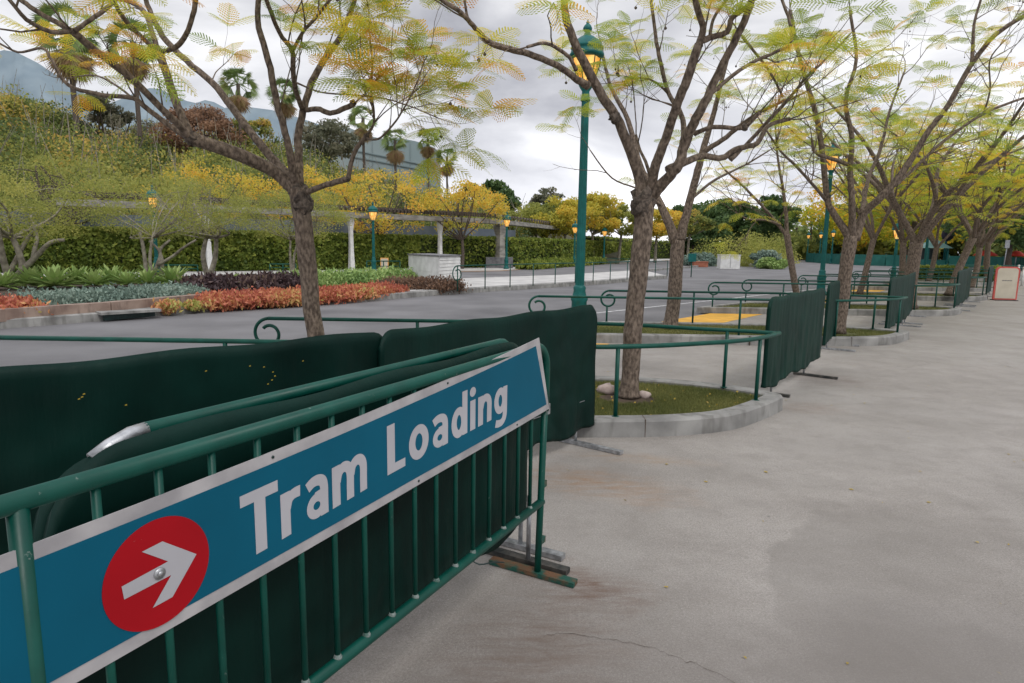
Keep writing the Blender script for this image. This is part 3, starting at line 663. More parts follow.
# --- nearest left tree (on the nearest island)
b1 = G(313, 398, .13); Y1 = b1.y
T1 = [([b1, AT(317, 350, Y1), AT(311, 300, Y1), AT(306, 250, Y1), AT(302, 215, Y1), AT(298, 188, Y1)], .077, .086, 0),
 L_([(298, 194, Y1), (280, 176, Y1), (258, 163, Y1-.15), (223, 149, Y1-.35), (192, 139, Y1-.5)], .082, .07, 0),
 L_([(192, 140, Y1-.5), (183, 118, Y1-.45), (176, 103, Y1-.4), (168, 78, Y1-.4), (159, 52, Y1-.35)], .046, .044, 0),
 L_([(159, 54, Y1-.35), (152, 32, Y1-.3), (145, 13, Y1-.2), (130, 2, Y1), (104, -3, Y1+.2)], .033, .022, .8),
 L_([(159, 55, Y1-.35), (143, 38, Y1-.5), (128, 24, Y1-.7), (116, 5, Y1-.9), (108, -25, Y1-1)], .026, .018, .7),
 L_([(160, 52, Y1-.35), (176, 47, Y1-.45), (188, 30, Y1-.55), (195, 5, Y1-.6), (197, -25, Y1-.6)], .028, .024, .6),
 L_([(190, 138, Y1-.5), (178, 124, Y1-.6), (163, 110, Y1-.7), (132, 79, Y1-.9), (97, 52, Y1-1.1), (72, 31, Y1-1.3)], .038, .032, .5),
 L_([(73, 32, Y1-1.3), (56, 22, Y1-1.3), (38, 12, Y1-1.3), (18, -2, Y1-1.3), (-8, -20, Y1-1.2)], .026, .018, .6),
 L_([(70, 31, Y1-1.3), (52, 32, Y1-1.4), (30, 22, Y1-1.5), (16, 8, Y1-1.6), (2, -10, Y1-1.6)], .022, .015, .7),
 L_([(76, 30, Y1-1.3), (93, 18, Y1-1.3), (106, 9, Y1-1.25), (112, 3, Y1-1.2)], .02, .018, .4),
 L_([(190, 139, Y1-.5), (174, 129, Y1-.5), (146, 108, Y1-.5), (133, 98, Y1-.5), (103, 95, Y1-.5), (68, 85, Y1-.5), (52, 60, Y1-.5), (42, 48, Y1-.5), (18, 52, Y1-.4), (-6, 40, Y1-.4)], .034, .009, .9),
 L_([(133, 99, Y1-.5), (120, 88, Y1-.3), (98, 76, Y1-.1), (80, 76, Y1)], .014, .008, .7),
 L_([(296, 188, Y1), (287, 174, Y1+.1), (270, 156, Y1+.2), (243, 123, Y1+.3), (217, 88, Y1+.4), (187, 61, Y1+.5), (166, 40, Y1+.6), (152, 15, Y1+.8), (143, -10, Y1+.9)], .062, .028, .5),
 L_([(296, 186, Y1), (292, 165, Y1-.1), (287, 140, Y1-.2), (277, 103, Y1-.3), (268, 60, Y1-.4), (258, 20, Y1-.4), (262, -20, Y1-.5)], .052, .028, .6),
 L_([(298, 186, Y1), (299, 160, Y1+.1), (298, 135, Y1+.15), (303, 112, Y1+.2), (310, 88, Y1+.3), (320, 66, Y1+.4), (340, 37, Y1+.5), (352, 8, Y1+.6), (360, -20, Y1+.7)], .058, .028, .8),
 L_([(303, 110, Y1+.2), (296, 92, Y1), (293, 70, Y1-.2), (292, 50, Y1-.3), (280, 34, Y1-.4), (270, 10, Y1-.6), (262, -15, Y1-.8)], .034, .02, .8),
 L_([(293, 50, Y1-.3), (303, 32, Y1-.4), (318, 15, Y1-.5), (333, -4, Y1-.6)], .02, .014, .7),
 L_([(304, 110, Y1+.2), (318, 109, Y1+.1), (330, 113, Y1), (343, 109, Y1-.1), (354, 104, Y1-.1)], .032, .03, .2),
 L_([(299, 196, Y1), (312, 190, Y1-.1), (332, 183, Y1-.2), (348, 179, Y1-.3)], .036, .032, 0),
 L_([(348, 179, Y1-.3), (352, 160, Y1-.3), (357, 148, Y1-.3), (366, 136, Y1-.3)], .027, .024, .3),
 L_([(366, 136, Y1-.3), (373, 126, Y1-.2), (374, 112, Y1-.1), (371, 88, Y1), (372, 60, Y1+.1), (369, 28, Y1+.2)], .015, .008, 2.2),
 L_([(366, 138, Y1-.3), (378, 139, Y1-.4), (392, 126, Y1-.4), (403, 110, Y1-.5), (416, 85, Y1-.5), (424, 62, Y1-.5)], .014, .007, 2.2),
 L_([(297, 83, Y1), (320, 92, Y1-.2), (353, 95, Y1-.4), (382, 98, Y1-.5), (412, 107, Y1-.6), (438, 118, Y1-.7)], .011, .006, 1.6),
]
T1 = [T1[0]]+[(a_, b_*.72, c_*.78, d_) for a_, b_, c_, d_ in T1[1:]]
jac_tree('jacaranda_tree', 'large tree at left forking low behind the fabric barriers, with sparse yellow green crown', T1, 11, twigs=4, tl=(.35, .8), fr=(3, 6), fl=(.2, .36), pairs=9, leaflets=5, valm=.50,
         knots=[(192, 139, Y1-.5, .052), (159, 53, Y1-.35, .040), (366, 137, Y1-.3, .024), (353, 103, Y1-.1, .027), (348, 178, Y1-.3, .024), (301, 196, Y1-.02, .088), (303, 206, Y1-.02, .084)], pods=18, keep=.8, lw=.0088, twigr=.007)
# --- second tree (nearest island, right)
b2 = G(629, 396, .12); Y2 = b2.y
T2 = [([b2, AT(631, 370, Y2), AT(633, 330, Y2), AT(637, 290, Y2), AT(641, 250, Y2), AT(644, 215, Y2), AT(645, 192, Y2)], .088, .094, 0),
 L_([(643, 196, Y2), (637, 170, Y2), (619, 123, Y2-.1), (603, 97, Y2-.2), (588, 70, Y2-.3), (575, 44, Y2-.4), (566, 15, Y2-.5), (562, -20, Y2-.6)], .06, .034, .6),
 L_([(588, 86, Y2-.3), (575, 78, Y2-.4), (558, 66, Y2-.5), (529, 54, Y2-.7), (505, 48, Y2-.85), (489, 42, Y2-.95), (475, 28, Y2-1.05), (462, 14, Y2-1.2), (440, -2, Y2-1.3)], .036, .018, .6),
 L_([(470, 24, Y2-1), (466, 10, Y2-1), (463, -12, Y2-1)], .012, .01, .5),
 L_([(576, 70, Y2-.4), (569, 57, Y2-.5), (555, 47, Y2-.6), (543, 43, Y2-.7), (527, 47, Y2-.8)], .02, .014, .5),
 L_([(650, 192, Y2), (655, 168, Y2-.1), (663, 146, Y2-.2), (678, 102, Y2-.4), (688, 76, Y2-.5), (699, 44, Y2-.6)], .055, .042, .4),
 L_([(699, 46, Y2-.6), (703, 28, Y2-.6), (697, 8, Y2-.7), (690, -20, Y2-.8)], .034, .026, .5),
 L_([(699, 42, Y2-.6), (712, 37, Y2-.6), (727, 32, Y2-.6), (732, 18, Y2-.6), (748, 6, Y2-.6), (762, -12, Y2-.6)], .03, .022, .5),
 L_([(710, 37, Y2-.6), (713, 20, Y2-.5), (722, 6, Y2-.4), (738, -14, Y2-.2)], .017, .012, .6),
 L_([(652, 194, Y2), (666, 180, Y2-.1), (678, 166, Y2-.2), (684, 148, Y2-.2), (692, 126, Y2-.3), (703, 106, Y2-.4), (713, 85, Y2-.4), (730, 50, Y2-.5), (744, 22, Y2-.6), (757, -12, Y2-.7)], .062, .03, .5),
 L_([(690, 132, Y2-.3), (702, 104, Y2-.2), (720, 86, Y2-.1), (740, 70, Y2), (757, 60, Y2), (776, 52, Y2), (790, 44, Y2), (790, 22, Y2), (780, -4, Y2+.1)], .024, .014, .9),
 L_([(652, 186, Y2+.1), (647, 165, Y2+.2), (640, 150, Y2+.3), (636, 135, Y2+.4)], .022, .014, .4),
 L_([(680, 160, Y2+.1), (684, 130, Y2+.3), (679, 110, Y2+.4), (669, 94, Y2+.5), (660, 60, Y2+.5), (655, 30, Y2+.6), (650, -10, Y2+.7)], .034, .018, .9),
 L_([(669, 94, Y2+.5), (655, 82, Y2+.6), (640, 78, Y2+.7), (622, 82, Y2+.8)], .014, .008, .9),
 L_([(668, 170, Y2+.1), (690, 160, Y2+.2), (703, 156, Y2+.3), (722, 158, Y2+.3), (735, 150, Y2+.3), (757, 143, Y2+.2), (768, 126, Y2+.2), (790, 119, Y2+.2)], .042, .022, .8),
 L_([(730, 160, Y2+.3), (745, 146, Y2+.3), (771, 118, Y2+.3), (786, 102, Y2+.3), (806, 78, Y2+.3), (830, 55, Y2+.4), (850, 34, Y2+.4)], .026, .011, 1.2),
 L_([(694, 134, Y2-.2), (712, 127, Y2-.3), (732, 128, Y2-.4), (745, 127, Y2-.4), (760, 112, Y2-.5)], .024, .018, .6),
 L_([(783, 97, Y2+.6), (770, 72, Y2+.5), (757, 55, Y2+.4), (742, 36, Y2+.4)], .012, .016, .6),
]
T2 = [T2[0]]+[(a_, b_*.88, c_*.88, d_) for a_, b_, c_, d_ in T2[1:]]
jac_tree('jacaranda_tree', 'large rough barked tree on the nearest grass island, crossing in front of the tall lamp', T2, 47, twigs=4, tl=(.4, .9), fr=(3, 6), fl=(.2, .34), pairs=9, leaflets=5, valm=.40,
         knots=[(643, 200, Y2, .112), (641, 207, Y2-.03, .095), (615, 118, Y2-.15, .05), (745, 127, Y2-.4, .03)], pods=30, keep=.8, lw=.0088, twigr=.007)
# --- trees on the second island
def isl(k, x, y, z=.12): return Vector((x, y, z)) + OFF[k]
b3 = G(670, 328, .12); Y3 = b3.y
T3 = [([b3, AT(674, 300, Y3), AT(676, 270, Y3), AT(678, 240, Y3)], .13, .125, 0),
 L_([(676, 242, Y3), (665, 214, Y3), (655, 193, Y3+.2), (640, 165, Y3+.4), (628, 120, Y3+.6), (610, 85, Y3+.8), (600, 40, Y3+1)], .085, .025, 1.2),
 L_([(680, 240, Y3), (688, 208, Y3), (698, 170, Y3), (703, 150, Y3), (712, 120, Y3+.2), (722, 80, Y3+.4), (735, 30, Y3+.5)], .085, .03, 1),
 L_([(703, 152, Y3), (722, 140, Y3-.2), (745, 122, Y3-.4), (768, 108, Y3-.6), (800, 95, Y3-.8)], .05, .02, 1),
 L_([(690, 200, Y3), (715, 180, Y3+.6), (745, 165, Y3+1), (770, 150, Y3+1.2)], .03, .012, 1),
 L_([(660, 205, Y3), (640, 190, Y3-.6), (612, 178, Y3-1), (590, 150, Y3-1.3)], .02, .009, .4)]
jac_tree('jacaranda_tree', 'tree just behind the big rough barked one, on the second island beside yellow paving', T3, 31, twigs=5, tl=(.6, 1.2), fr=(3, 4), fl=(.26, .40), pairs=8, leaflets=4, valm=.42, lw=.012, keep=.75, pods=20, twigr=.009)
b5 = isl(1, 1.33, 6.1); Y5 = b5.y
T5 = [([b5, AT(842, 305, Y5), AT(845, 275, Y5), AT(851, 236, Y5)], .108, .112, 0),
 L_([(851, 240, Y5), (838, 220, Y5), (829, 205, Y5), (825, 180, Y5), (822, 150, Y5), (815, 110, Y5), (800, 60, Y5), (790, 10, Y5)], .065, .03, 1),
 L_([(852, 238, Y5), (852, 200, Y5-.2), (850, 170, Y5-.2), (852, 140, Y5-.2), (846, 100, Y5-.3), (856, 60, Y5-.3), (850, 10, Y5-.4)], .06, .022, 1),
 L_([(852, 166, Y5-.2), (836, 160, Y5-.3), (816, 153, Y5-.4), (812, 140, Y5-.4)], .04, .02, .5),
 L_([(855, 240, Y5), (864, 214, Y5), (880, 198, Y5-.2), (895, 182, Y5-.3), (912, 158, Y5-.4), (928, 132, Y5-.5), (944, 111, Y5-.6), (970, 67, Y5-.8), (994, 36, Y5-1), (1030, 12, Y5-1.2)], .07, .028, 1.4),
 L_([(972, 66, Y5-.8), (973, 40, Y5-.8), (975, 20, Y5-.8), (984, -10, Y5-.8)], .03, .015, .6),
 L_([(895, 185, Y5-.3), (906, 176, Y5-.2), (925, 158, Y5-.1), (944, 141, Y5), (985, 113, Y5), (1030, 96, Y5)], .035, .02, 1.3),
 L_([(984, 113, Y5), (990, 90, Y5-.2), (990, 60, Y5-.3), (1005, 40, Y5-.4)], .016, .01, 1),
 L_([(862, 215, Y5), (868, 180, Y5+.5), (880, 150, Y5+.8), (890, 110, Y5+1), (905, 70, Y5+1.2)], .045, .015, 1.4),
 L_([(826, 200, Y5), (800, 170, Y5-.5), (780, 150, Y5-.8), (760, 120, Y5-1)], .03, .012, 1.2)]
jac_tree('jacaranda_tree', 'forked tree behind the first fabric barrier pair, one long limb reaching the right edge', T5, 37, twigs=6, tl=(.6, 1.3), fr=(3, 6), fl=(.24, .40), pairs=8, leaflets=4, valm=.38, lw=.012, keep=.62, pods=60, twigr=.009)
b4 = G(799, 306, .12); Y4 = b4.y
T4 = [([b4, AT(794, 280, Y4), AT(790, 255, Y4), AT(787, 234, Y4)], .085, .08, 0),
 L_([(787, 236, Y4), (776, 222, Y4), (764, 208, Y4), (745, 188, Y4), (725, 170, Y4)], .05, .025, 1.2),
 L_([(780, 225, Y4), (765, 220, Y4-.4), (748, 219, Y4-.6), (735, 212, Y4-.8)], .035, .015, .7),
 L_([(787, 236, Y4), (786, 215, Y4), (783, 190, Y4), (778, 160, Y4), (775, 120, Y4)], .055, .02, 1.4)]
jac_tree('jacaranda_tree', 'slender leaning trunk on the third island, street side, seen above the fabric barriers', T4, 41, twigs=6, tl=(.8, 1.5), fr=(3, 4), fl=(.34, .48), pairs=7, leaflets=4, valm=.55, lw=.014, keep=.8, pods=0, twigr=.014)
def auto_limbs(base, h, r0, seed, spread=2.6, top=5.2, lean=(0, 0), nl=5):
    r = np.random.default_rng(seed); b = Vector(base); f = b + Vector((lean[0], lean[1], h))
    out = [([b, b.lerp(f, .4)+Vector((r.normal()*.04, r.normal()*.04, 0)), f], r0, r0*.92, 0)]; a0 = r.uniform(0, 6.28)
    for k in range(nl):
        a = a0 + k*6.283/nl + r.normal()*.25; s = spread*r.uniform(.7, 1.1); z = top*r.uniform(.8, 1.05)-h
        q = [f-Vector((0, 0, .1)), f+Vector((math.cos(a)*s*.25, math.sin(a)*s*.25, z*.3)), f+Vector((math.cos(a+.2)*s*.6, math.sin(a+.2)*s*.6, z*.65)), f+Vector((math.cos(a+.1)*s, math.sin(a+.1)*s, z))]
        out.append((q, r0*.55, .022, 1))
        q2 = [q[1], q[1]+Vector((math.cos(a-.8)*s*.3, math.sin(a-.8)*s*.3, z*.3)), q[1]+Vector((math.cos(a-.9)*s*.7, math.sin(a-.9)*s*.7, z*.5))]
        out.append((q2, r0*.32, .018, .8))
    return out
AUTO = [((2, 1.25, 6.1), .165, (0, 0), 'thick gnarled trunk on the third grass island, behind the second pair of fabric barriers'),
        ((3, -1.75, 6.2), .10, (.3, 0), 'medium trunk on the fourth grass island, between the two thicker trunks'),
        ((3, 1.25, 6.1), .125, (.7, .1), 'trunk leaning right on the fourth grass island, left of the third fabric barrier'),
        ((4, 1.2, 6.1), .12, (.3, .2), 'forked tree on the fifth grass island, beside the beige sign board'),
        ((4, -1.7, 6.2), .13, (0, .2), 'small trunk on the fifth grass island, street side'),
        ((5, 1.2, 6.1), .13, (-.2, 0), 'tree on the sixth grass island, walkway end'),
        ((5, -1.7, 6.2), .12, (.2, 0), 'tree on the sixth grass island, street side'),
        ((6, .2, 6.1), .13, (.1, 0), 'tree on the seventh grass island, far down the row')]
for i, ((k, x, y), r0, ln, lab) in enumerate(AUTO):
    far_ = i >= 4
    jac_tree('jacaranda_tree', lab, auto_limbs(isl(k, x, y), 1.75+.15*(i % 3), r0, 100+i, 2.9, 5.3, ln), 60+i, twigs=6, tl=(.8, 1.5), fr=(4, 5), fl=(.36, .52),
             pairs=6, leaflets=3, valm=.36+.05*(i % 3), lw=.022 if far_ else .017, keep=.95, pods=0, twigr=.013)

# --- broadleaf / feathery trees further off
def clump_tree(name, lab, p, h, crown, seed, mat, n=5000, leaf=.16, trunk=.14, bark='darkbark', nl=7, cat='tree', group=None, clumps=26, th=None, vm=.5, gap=.28, stems=1, flat=.0, extra=()):
    """crown: (rx, ry, rz, zc)"""
    r = np.random.default_rng(seed); root = thing(name, lab, cat, tuple(p), group=group); m_ = MB(); rx, ry, rz, zc = crown
    C = []; 
    for k in range(clumps):
        u = r.normal(size=3); u /= np.linalg.norm(u); q = r.uniform(.45, 1.0)**.6
        c = np.array([u[0]*rx*q, u[1]*ry*q, zc+u[2]*rz*q]); C.append(c)
    th = th if th is not None else max(.4, zc-rz*.9)
    for s in range(stems):
        off = Vector((r.normal()*.25*(stems > 1), r.normal()*.25*(stems > 1), 0)); f = Vector((off.x*2+r.normal()*.1, off.y*2+r.normal()*.1, th))
        m_.tube(smooth([off, off.lerp(f, .5)+Vector((r.normal()*.06, r.normal()*.06, 0)), f], 4), [trunk*(1.25-.06*i) for i in range(9)], 8)
        for k in range(nl):
            c = Vector(C[int(r.integers(len(C)))]); mid = f.lerp(c, .5)+Vector((r.normal()*.2, r.normal()*.2, -abs(r.normal())*.1)); Pp = smooth([f-Vector((0, 0, .1)), mid, c], 4)
            m_.tube(Pp, [trunk*.55*(1-.085*i) for i in range(len(Pp))], 5)
            for q in range(3):
                a = Pp[int(r.integers(3, len(Pp)))]; b = Vector(C[int(r.integers(len(C)))]); b = a.lerp(b, min(1, .9/(max((b-a).length, .1))*rx*.5)); m_.tube([a, a.lerp(b, .5)+Vector((0, 0, .1)), b], [trunk*.16, trunk*.12, trunk*.06], 4, cap=False)
    for P_, r0_, r1_ in extra:
        P_ = smooth([Vector(q)-Vector(p) for q in P_], 4); m_.tube(P_, [r0_+(r1_-r0_)*i/(len(P_)-1) for i in range(len(P_))], 7)
    m_.build('trunk', M[bark], root)
    n = int(n*1.9); leaf = leaf*.68; rad = (rx*ry*rz)**(1/3)*gap*r.uniform(.7, 1.35, clumps); per = r.dirichlet(np.ones(clumps)*6)*n; X = []; VV = []
    for c, rd, pn in zip(C, rad, per):
        pn = int(pn); g = r.normal(size=(pn, 3)); g /= np.linalg.norm(g, axis=1)[:, None]; g *= (r.uniform(0, 1, pn)**.45)[:, None]*rd*np.array([1.25, 1.25, .75-flat*.35])
        X.append(c[None, :]+g); VV.append(np.clip(vm + r.normal(0, .14) + r.normal(0, .13, pn), 0, 1))
    X = np.concatenate(X); qmesh('crown', quads_at(X, leaf, r), np.concatenate(VV), LF[mat], root); return root
def px_tree(name, lab, x, ybase, ytop, wpx, Y, seed, mat, zlow=None, ground=0, **kw):
    b = AT(x, ybase, Y); top = AT(x, ytop, Y); zb = b.z if ground is None else ground; p = Vector((b.x, b.y, zb)); h = top.z-zb; w = wpx/FPX*Y/2
    zl = (AT(x, zlow, Y).z-zb) if zlow else h*.35; rz = (h-zl)/2
    return clump_tree(name, lab, p, h, (w, w, rz, zl+rz), seed, mat, **kw)
# feathery lime trees in the planting bed
for i, (x, yb, Y, yt, w, zl, lab, kw) in enumerate([
    (22, 290, 19, 168, 150, 238, 'pale multi stemmed feathery lime tree at the far left edge of the planting bed', dict(stems=1, trunk=.09, extra=[([AT(14, 290, 19), AT(10, 280, 19), AT(4, 262, 18.8), AT(0, 240, 18.6), AT(-6, 205, 18.4)], .13, .05), ([AT(12, 284, 19), AT(20, 273, 19), AT(34, 259, 19), AT(50, 243, 19), AT(64, 240, 19)], .11, .05), ([AT(33, 260, 19), AT(35, 248, 19), AT(37, 237, 19.1), AT(30, 215, 19.2)], .07, .04), ([AT(8, 276, 19), AT(18, 256, 19.2), AT(28, 238, 19.3), AT(40, 226, 19.3)], .08, .04), ([AT(4, 262, 18.8), AT(-6, 254, 18.8), AT(-14, 238, 18.7)], .07, .04)])),
    (68, 270, 31, 150, 110, 225, 'single straight trunk tree with thin olive foliage behind the left agaves', dict(stems=1, trunk=.2, bark='darkbark')),
    (155, 288, 21, 172, 140, 238, 'pale multi stemmed feathery tree in front of the first left lamp', dict(stems=1, trunk=.05, extra=[([AT(148, 290, 21), AT(146, 268, 21), AT(143, 246, 21), AT(140, 232, 21)], .075, .05), ([AT(149, 289, 21.1), AT(157, 266, 21.1), AT(160, 252, 21.2), AT(149, 241, 21.2)], .075, .03), ([AT(158, 265, 21), AT(172, 257, 20.9), AT(183, 248, 20.8), AT(196, 240, 20.8)], .06, .03), ([AT(161, 290, 21.2), AT(162, 262, 21.2), AT(160, 250, 21.2), AT(170, 240, 21.2)], .085, .035)])),
    (203, 284, 27, 180, 110, 238, 'thin lime tree left of the nearest trunk above the purple succulents', dict(stems=2, trunk=.10)),
    (295, 279, 26, 188, 110, 240, 'lime green feathery tree directly behind the nearest left trunk', dict(stems=2, trunk=.05))]):
    p = AT(x, yb, Y)
    kw.setdefault('bark', 'palebark')
    px_tree('feathery_tree', lab, x, yb, yt, w, Y, 200+i, 'lime', zlow=zl, ground=.12, n=7000, leaf=.05, nl=12, clumps=70, gap=.24, vm=.45, **kw)
# orange trees along the far pavement
for i, (x, Y, yt, w, lab) in enumerate([(376, 41, 168, 128, 'orange and yellow tree behind the first distant lamp, above the hedge'), (462, 43, 182, 96, 'orange yellow tree between the white hut and the grey column'),
                                   (305, 42, 166, 110, 'orange tree above the hedge seen past the nearest trunk'), (215, 40, 158, 120, 'golden tree above the guideway left of the nearest trunk')]):
    px_tree('autumn_tree', lab, x, 262, yt, w, Y, 230+i, 'orange', zlow=232, n=3000, leaf=.13, trunk=.11, nl=14, clumps=75, gap=.17, vm=.58, th=2.0)
# yellow row beyond the junction
row = [(536, 62, 205, 60, 'lime', 'first yellow green tree of the distant row, right of the grey column'), (563, 60, 200, 62, 'orange', 'golden tree of the distant row just left of the lamp post'),
       (592, 64, 196, 60, 'orange', 'orange tinted tree of the distant row just right of the lamp post'), (618, 66, 205, 55, 'lime', 'yellow green tree of the distant row left of the rough trunk'),
       (655, 70, 208, 50, 'orange', 'yellow tree of the distant row behind the rough trunk'), (688, 75, 212, 44, 'mix', 'olive tree at the end of the distant row, left of the dark pines')]
for i, (x, Y, yt, w, mt, lab) in enumerate(row):
    px_tree('street_tree', lab, x, 262, yt, w, Y, 250+i, mt, zlow=236, n=4200, leaf=.22, bark='palebark', trunk=.15, nl=7, clumps=34, gap=.26, vm=.45, group='trees of the distant row')
# dark evergreens and other named far trees
for i, (x, yb, Y, yt, w, zl, mt, lab, kw) in enumerate([
    (486, 240, 90, 183, 58, 222, 'green', 'dark green rounded evergreen above the guideway', dict(leaf=.5)),
    (547, 240, 105, 188, 34, 215, 'grey', 'thin grey conifer on the skyline left of the lamp post', dict(leaf=.4, n=1500)),
    (575, 240, 100, 205, 90, 232, 'green', 'low dark tree mass behind the golden distant row', dict(leaf=.45)),
    (740, 262, 95, 196, 96, 240, 'green', 'broad dark green pine across the road, behind the yellow green shrub', dict(leaf=.45, n=11000, flat=.5)),
    (692, 262, 100, 205, 50, 244, 'green', 'dark pine left of the broad one across the road', dict(leaf=.45)),
    (715, 262, 92, 212, 50, 246, 'green', 'smaller dark pine in front of the broad one', dict(leaf=.4)),
    (205, 190, 66, 108, 72, 160, 'rust', 'reddish brown tree on the hillside left of the nearest tree', dict(leaf=.22, n=6500)),
    (112, 200, 64, 92, 50, 165, 'grey', 'dark shaggy grey green tree on the hillside beside the left palm', dict(leaf=.25, n=5000)),
    (330, 190, 72, 118, 50, 160, 'grey', 'grey green tree on the hillside behind the nearest tree fork', dict(leaf=.25, n=3500)),
    (258, 190, 70, 118, 44, 160, 'mix', 'olive tree on the hillside right of the reddish one', dict(leaf=.25, n=3500)),
    (150, 200, 68, 122, 40, 170, 'grey', 'pale bare grey tree on the hillside left of the reddish one', dict(leaf=.2, n=1500, bark='palebark')),
    (30, 200, 60, 95, 90, 165, 'mix', 'tall olive yellow tree on the hillside at the far left', dict(leaf=.2, n=7000)),
    (1010, 262, 60, 160, 120, 245, 'green', 'dark dense evergreen at the right edge behind the beige sign board', dict(leaf=.3, n=9000)),
    (850, 262, 95, 175, 90, 245, 'jac', 'yellow green tree far behind the second lamp post', dict(leaf=.35, n=6000)),
    (905, 262, 85, 165, 90, 245, 'jac', 'yellow green tree far behind the dark round sign', dict(leaf=.35, n=6000)),
    (965, 262, 75, 150, 100, 240, 'jac', 'yellow green tree far behind the green kiosk', dict(leaf=.3, n=7000))]):
    kw = dict(kw); kw.setdefault('n', 6500); kw.setdefault('clumps', 46)
    g_ = 0 if x > 500 or x == 486 else None
    px_tree('background_tree', lab, x, yb, yt, w, Y, 300+i, mt, zlow=zl, ground=g_, trunk=.22, gap=.26, vm=.5, **kw)
# hillside wood: uncountable mass of shrubs and small trees on the slope
r = np.random.default_rng(77); X = []; VV = []; trunks = MB()
for k in range(620):
    x = r.uniform(-260, 520); t = r.uniform(0.02, .98); q = hill_pt(x, t); s = r.uniform(.9, 2.0)*(1.35 if x < 320 else 1.0); n = int(250*s)
    g = r.normal(size=(n, 3)); g /= np.linalg.norm(g, axis=1)[:, None]; g *= (r.uniform(0, 1, n)**.4)[:, None]*np.array([s, s, s*.95])
    zc = s*.7; X.append(np.array([q.x, q.y, q.z+zc])[None, :]+g); base = r.choice([.0, .12, .3, .42, .5, .62, .75], p=[.08, .12, .2, .2, .18, .13, .09]); VV.append(np.clip(base+r.normal(0, .09, n), 0, 1))
    if r.uniform() < .9:
        b = Vector((q.x, q.y, q.z)); trunks.tube([b, b+Vector((r.normal()*.3, 0, s*1.0)), b+Vector((r.normal()*.7, 0, s*2.3))], [.06, .045, .015], 4, cap=False)
X = np.concatenate(X); o = qmesh('hillside_wood', quads_at(X, .15, r), np.concatenate(VV), LF['mix']); tag(o, 'mass of olive, gold and orange shrubs and small trees covering the hillside', 'woodland', kind='stuff')
tag(trunks.build('hillside_stems', M['palebark']), 'bare grey stems standing among the hillside shrubs', 'stems', kind='stuff')
# far wood on the right
X = []; VV = []
for k in range(330):
    x = r.uniform(740, 1300); Y = r.uniform(95, 125); b = AT(x, 250, Y); s = r.uniform(1.6, 3.6); z = r.uniform(.08, 1.0)*np.interp(x, [770, 850, 1000, 1300], [2.5, 8, 12, 14]); n = 240
    g = r.normal(size=(n, 3)); g /= np.linalg.norm(g, axis=1)[:, None]; g *= (r.uniform(0, 1, n)**.4)[:, None]*s; X.append(np.array([b.x, b.y, z])[None, :]+g); VV.append(np.clip(r.choice([.15, .35, .5])+r.normal(0, .08, n), 0, 1))
X = np.concatenate(X); o = qmesh('far_wood', quads_at(X, .55, r), np.concatenate(VV), LF['mix']); tag(o, 'far off mass of mixed green trees closing the view on the right', 'woodland', kind='stuff')
# palms
def palm(lab, x, y, Y, rp, seed, skirt=1.0):
    r = np.random.default_rng(seed); top = AT(x, y, Y); rad = rp*1.0/FPX*Y
    g_ = AT(x, 250, Y); bz = 0.0
    root = thing('palm_tree', lab, 'palm', (top.x, top.y, bz), group='fan palms on the hillside'); m_ = MB(); h = top.z-bz
    m_.tube([(0, 0, 0), (.1, 0, h*.4), (0, 0, h*.8), (0, 0, h)], [rad*.12, rad*.09, rad*.08, rad*.10], 8); m_.build('trunk', M['darkbark'], root)
    def fans(n, el0, el1, v0, v1, ln, r):
        Q = []; VV = []
        for k in range(n):
            a = r.uniform(0, 6.28); el = r.uniform(el0, el1); d = np.array([math.cos(a)*math.cos(el), math.sin(a)*math.cos(el), math.sin(el)]); L0 = rad*ln*r.uniform(.45, .62); c = np.array([0, 0, h])+d*L0
            s = np.cross(d, [0, 0, 1]); s /= np.linalg.norm(s)+1e-6; u = np.cross(s, d); val = r.uniform(v0, v1)
            ro = r.uniform(-1.0, 1.0); s = s*math.cos(ro)+u*math.sin(ro); u = np.cross(s, d); w = s*rad*.015; Q.append(np.stack([np.array([0, 0, h])-w, c-w, c+w, np.array([0, 0, h])+w])); VV.append(.5)
            for b in np.linspace(-1.35, 1.35, 15):
                e = d*math.cos(b)+s*math.sin(b); e[2] -= .25; tip = c+e*rad*.5*r.uniform(.8, 1.1)*ln - np.array([0, 0, rad*.08]); pw = (np.cross(e, u)); pw /= np.linalg.norm(pw)+1e-6; pw *= rad*.026
                m = c*.45+tip*.55; Q.append(np.stack([c, m-pw, tip, m+pw])); VV.append(np.clip(val+r.normal()*.05, 0, 1))
        return np.stack(Q), np.array(VV)
    Q, v = fans(30, -.75, 1.2, .2, .7, 1.05, r); qmesh('crown', Q, v, LF['palm'], root)
    if skirt > 0:
        Q, v = fans(34, -1.55, -1.25, .9, 1.0, 1.0*skirt, r); qmesh('dead_frond_skirt', Q, v, LF['palm'], root)
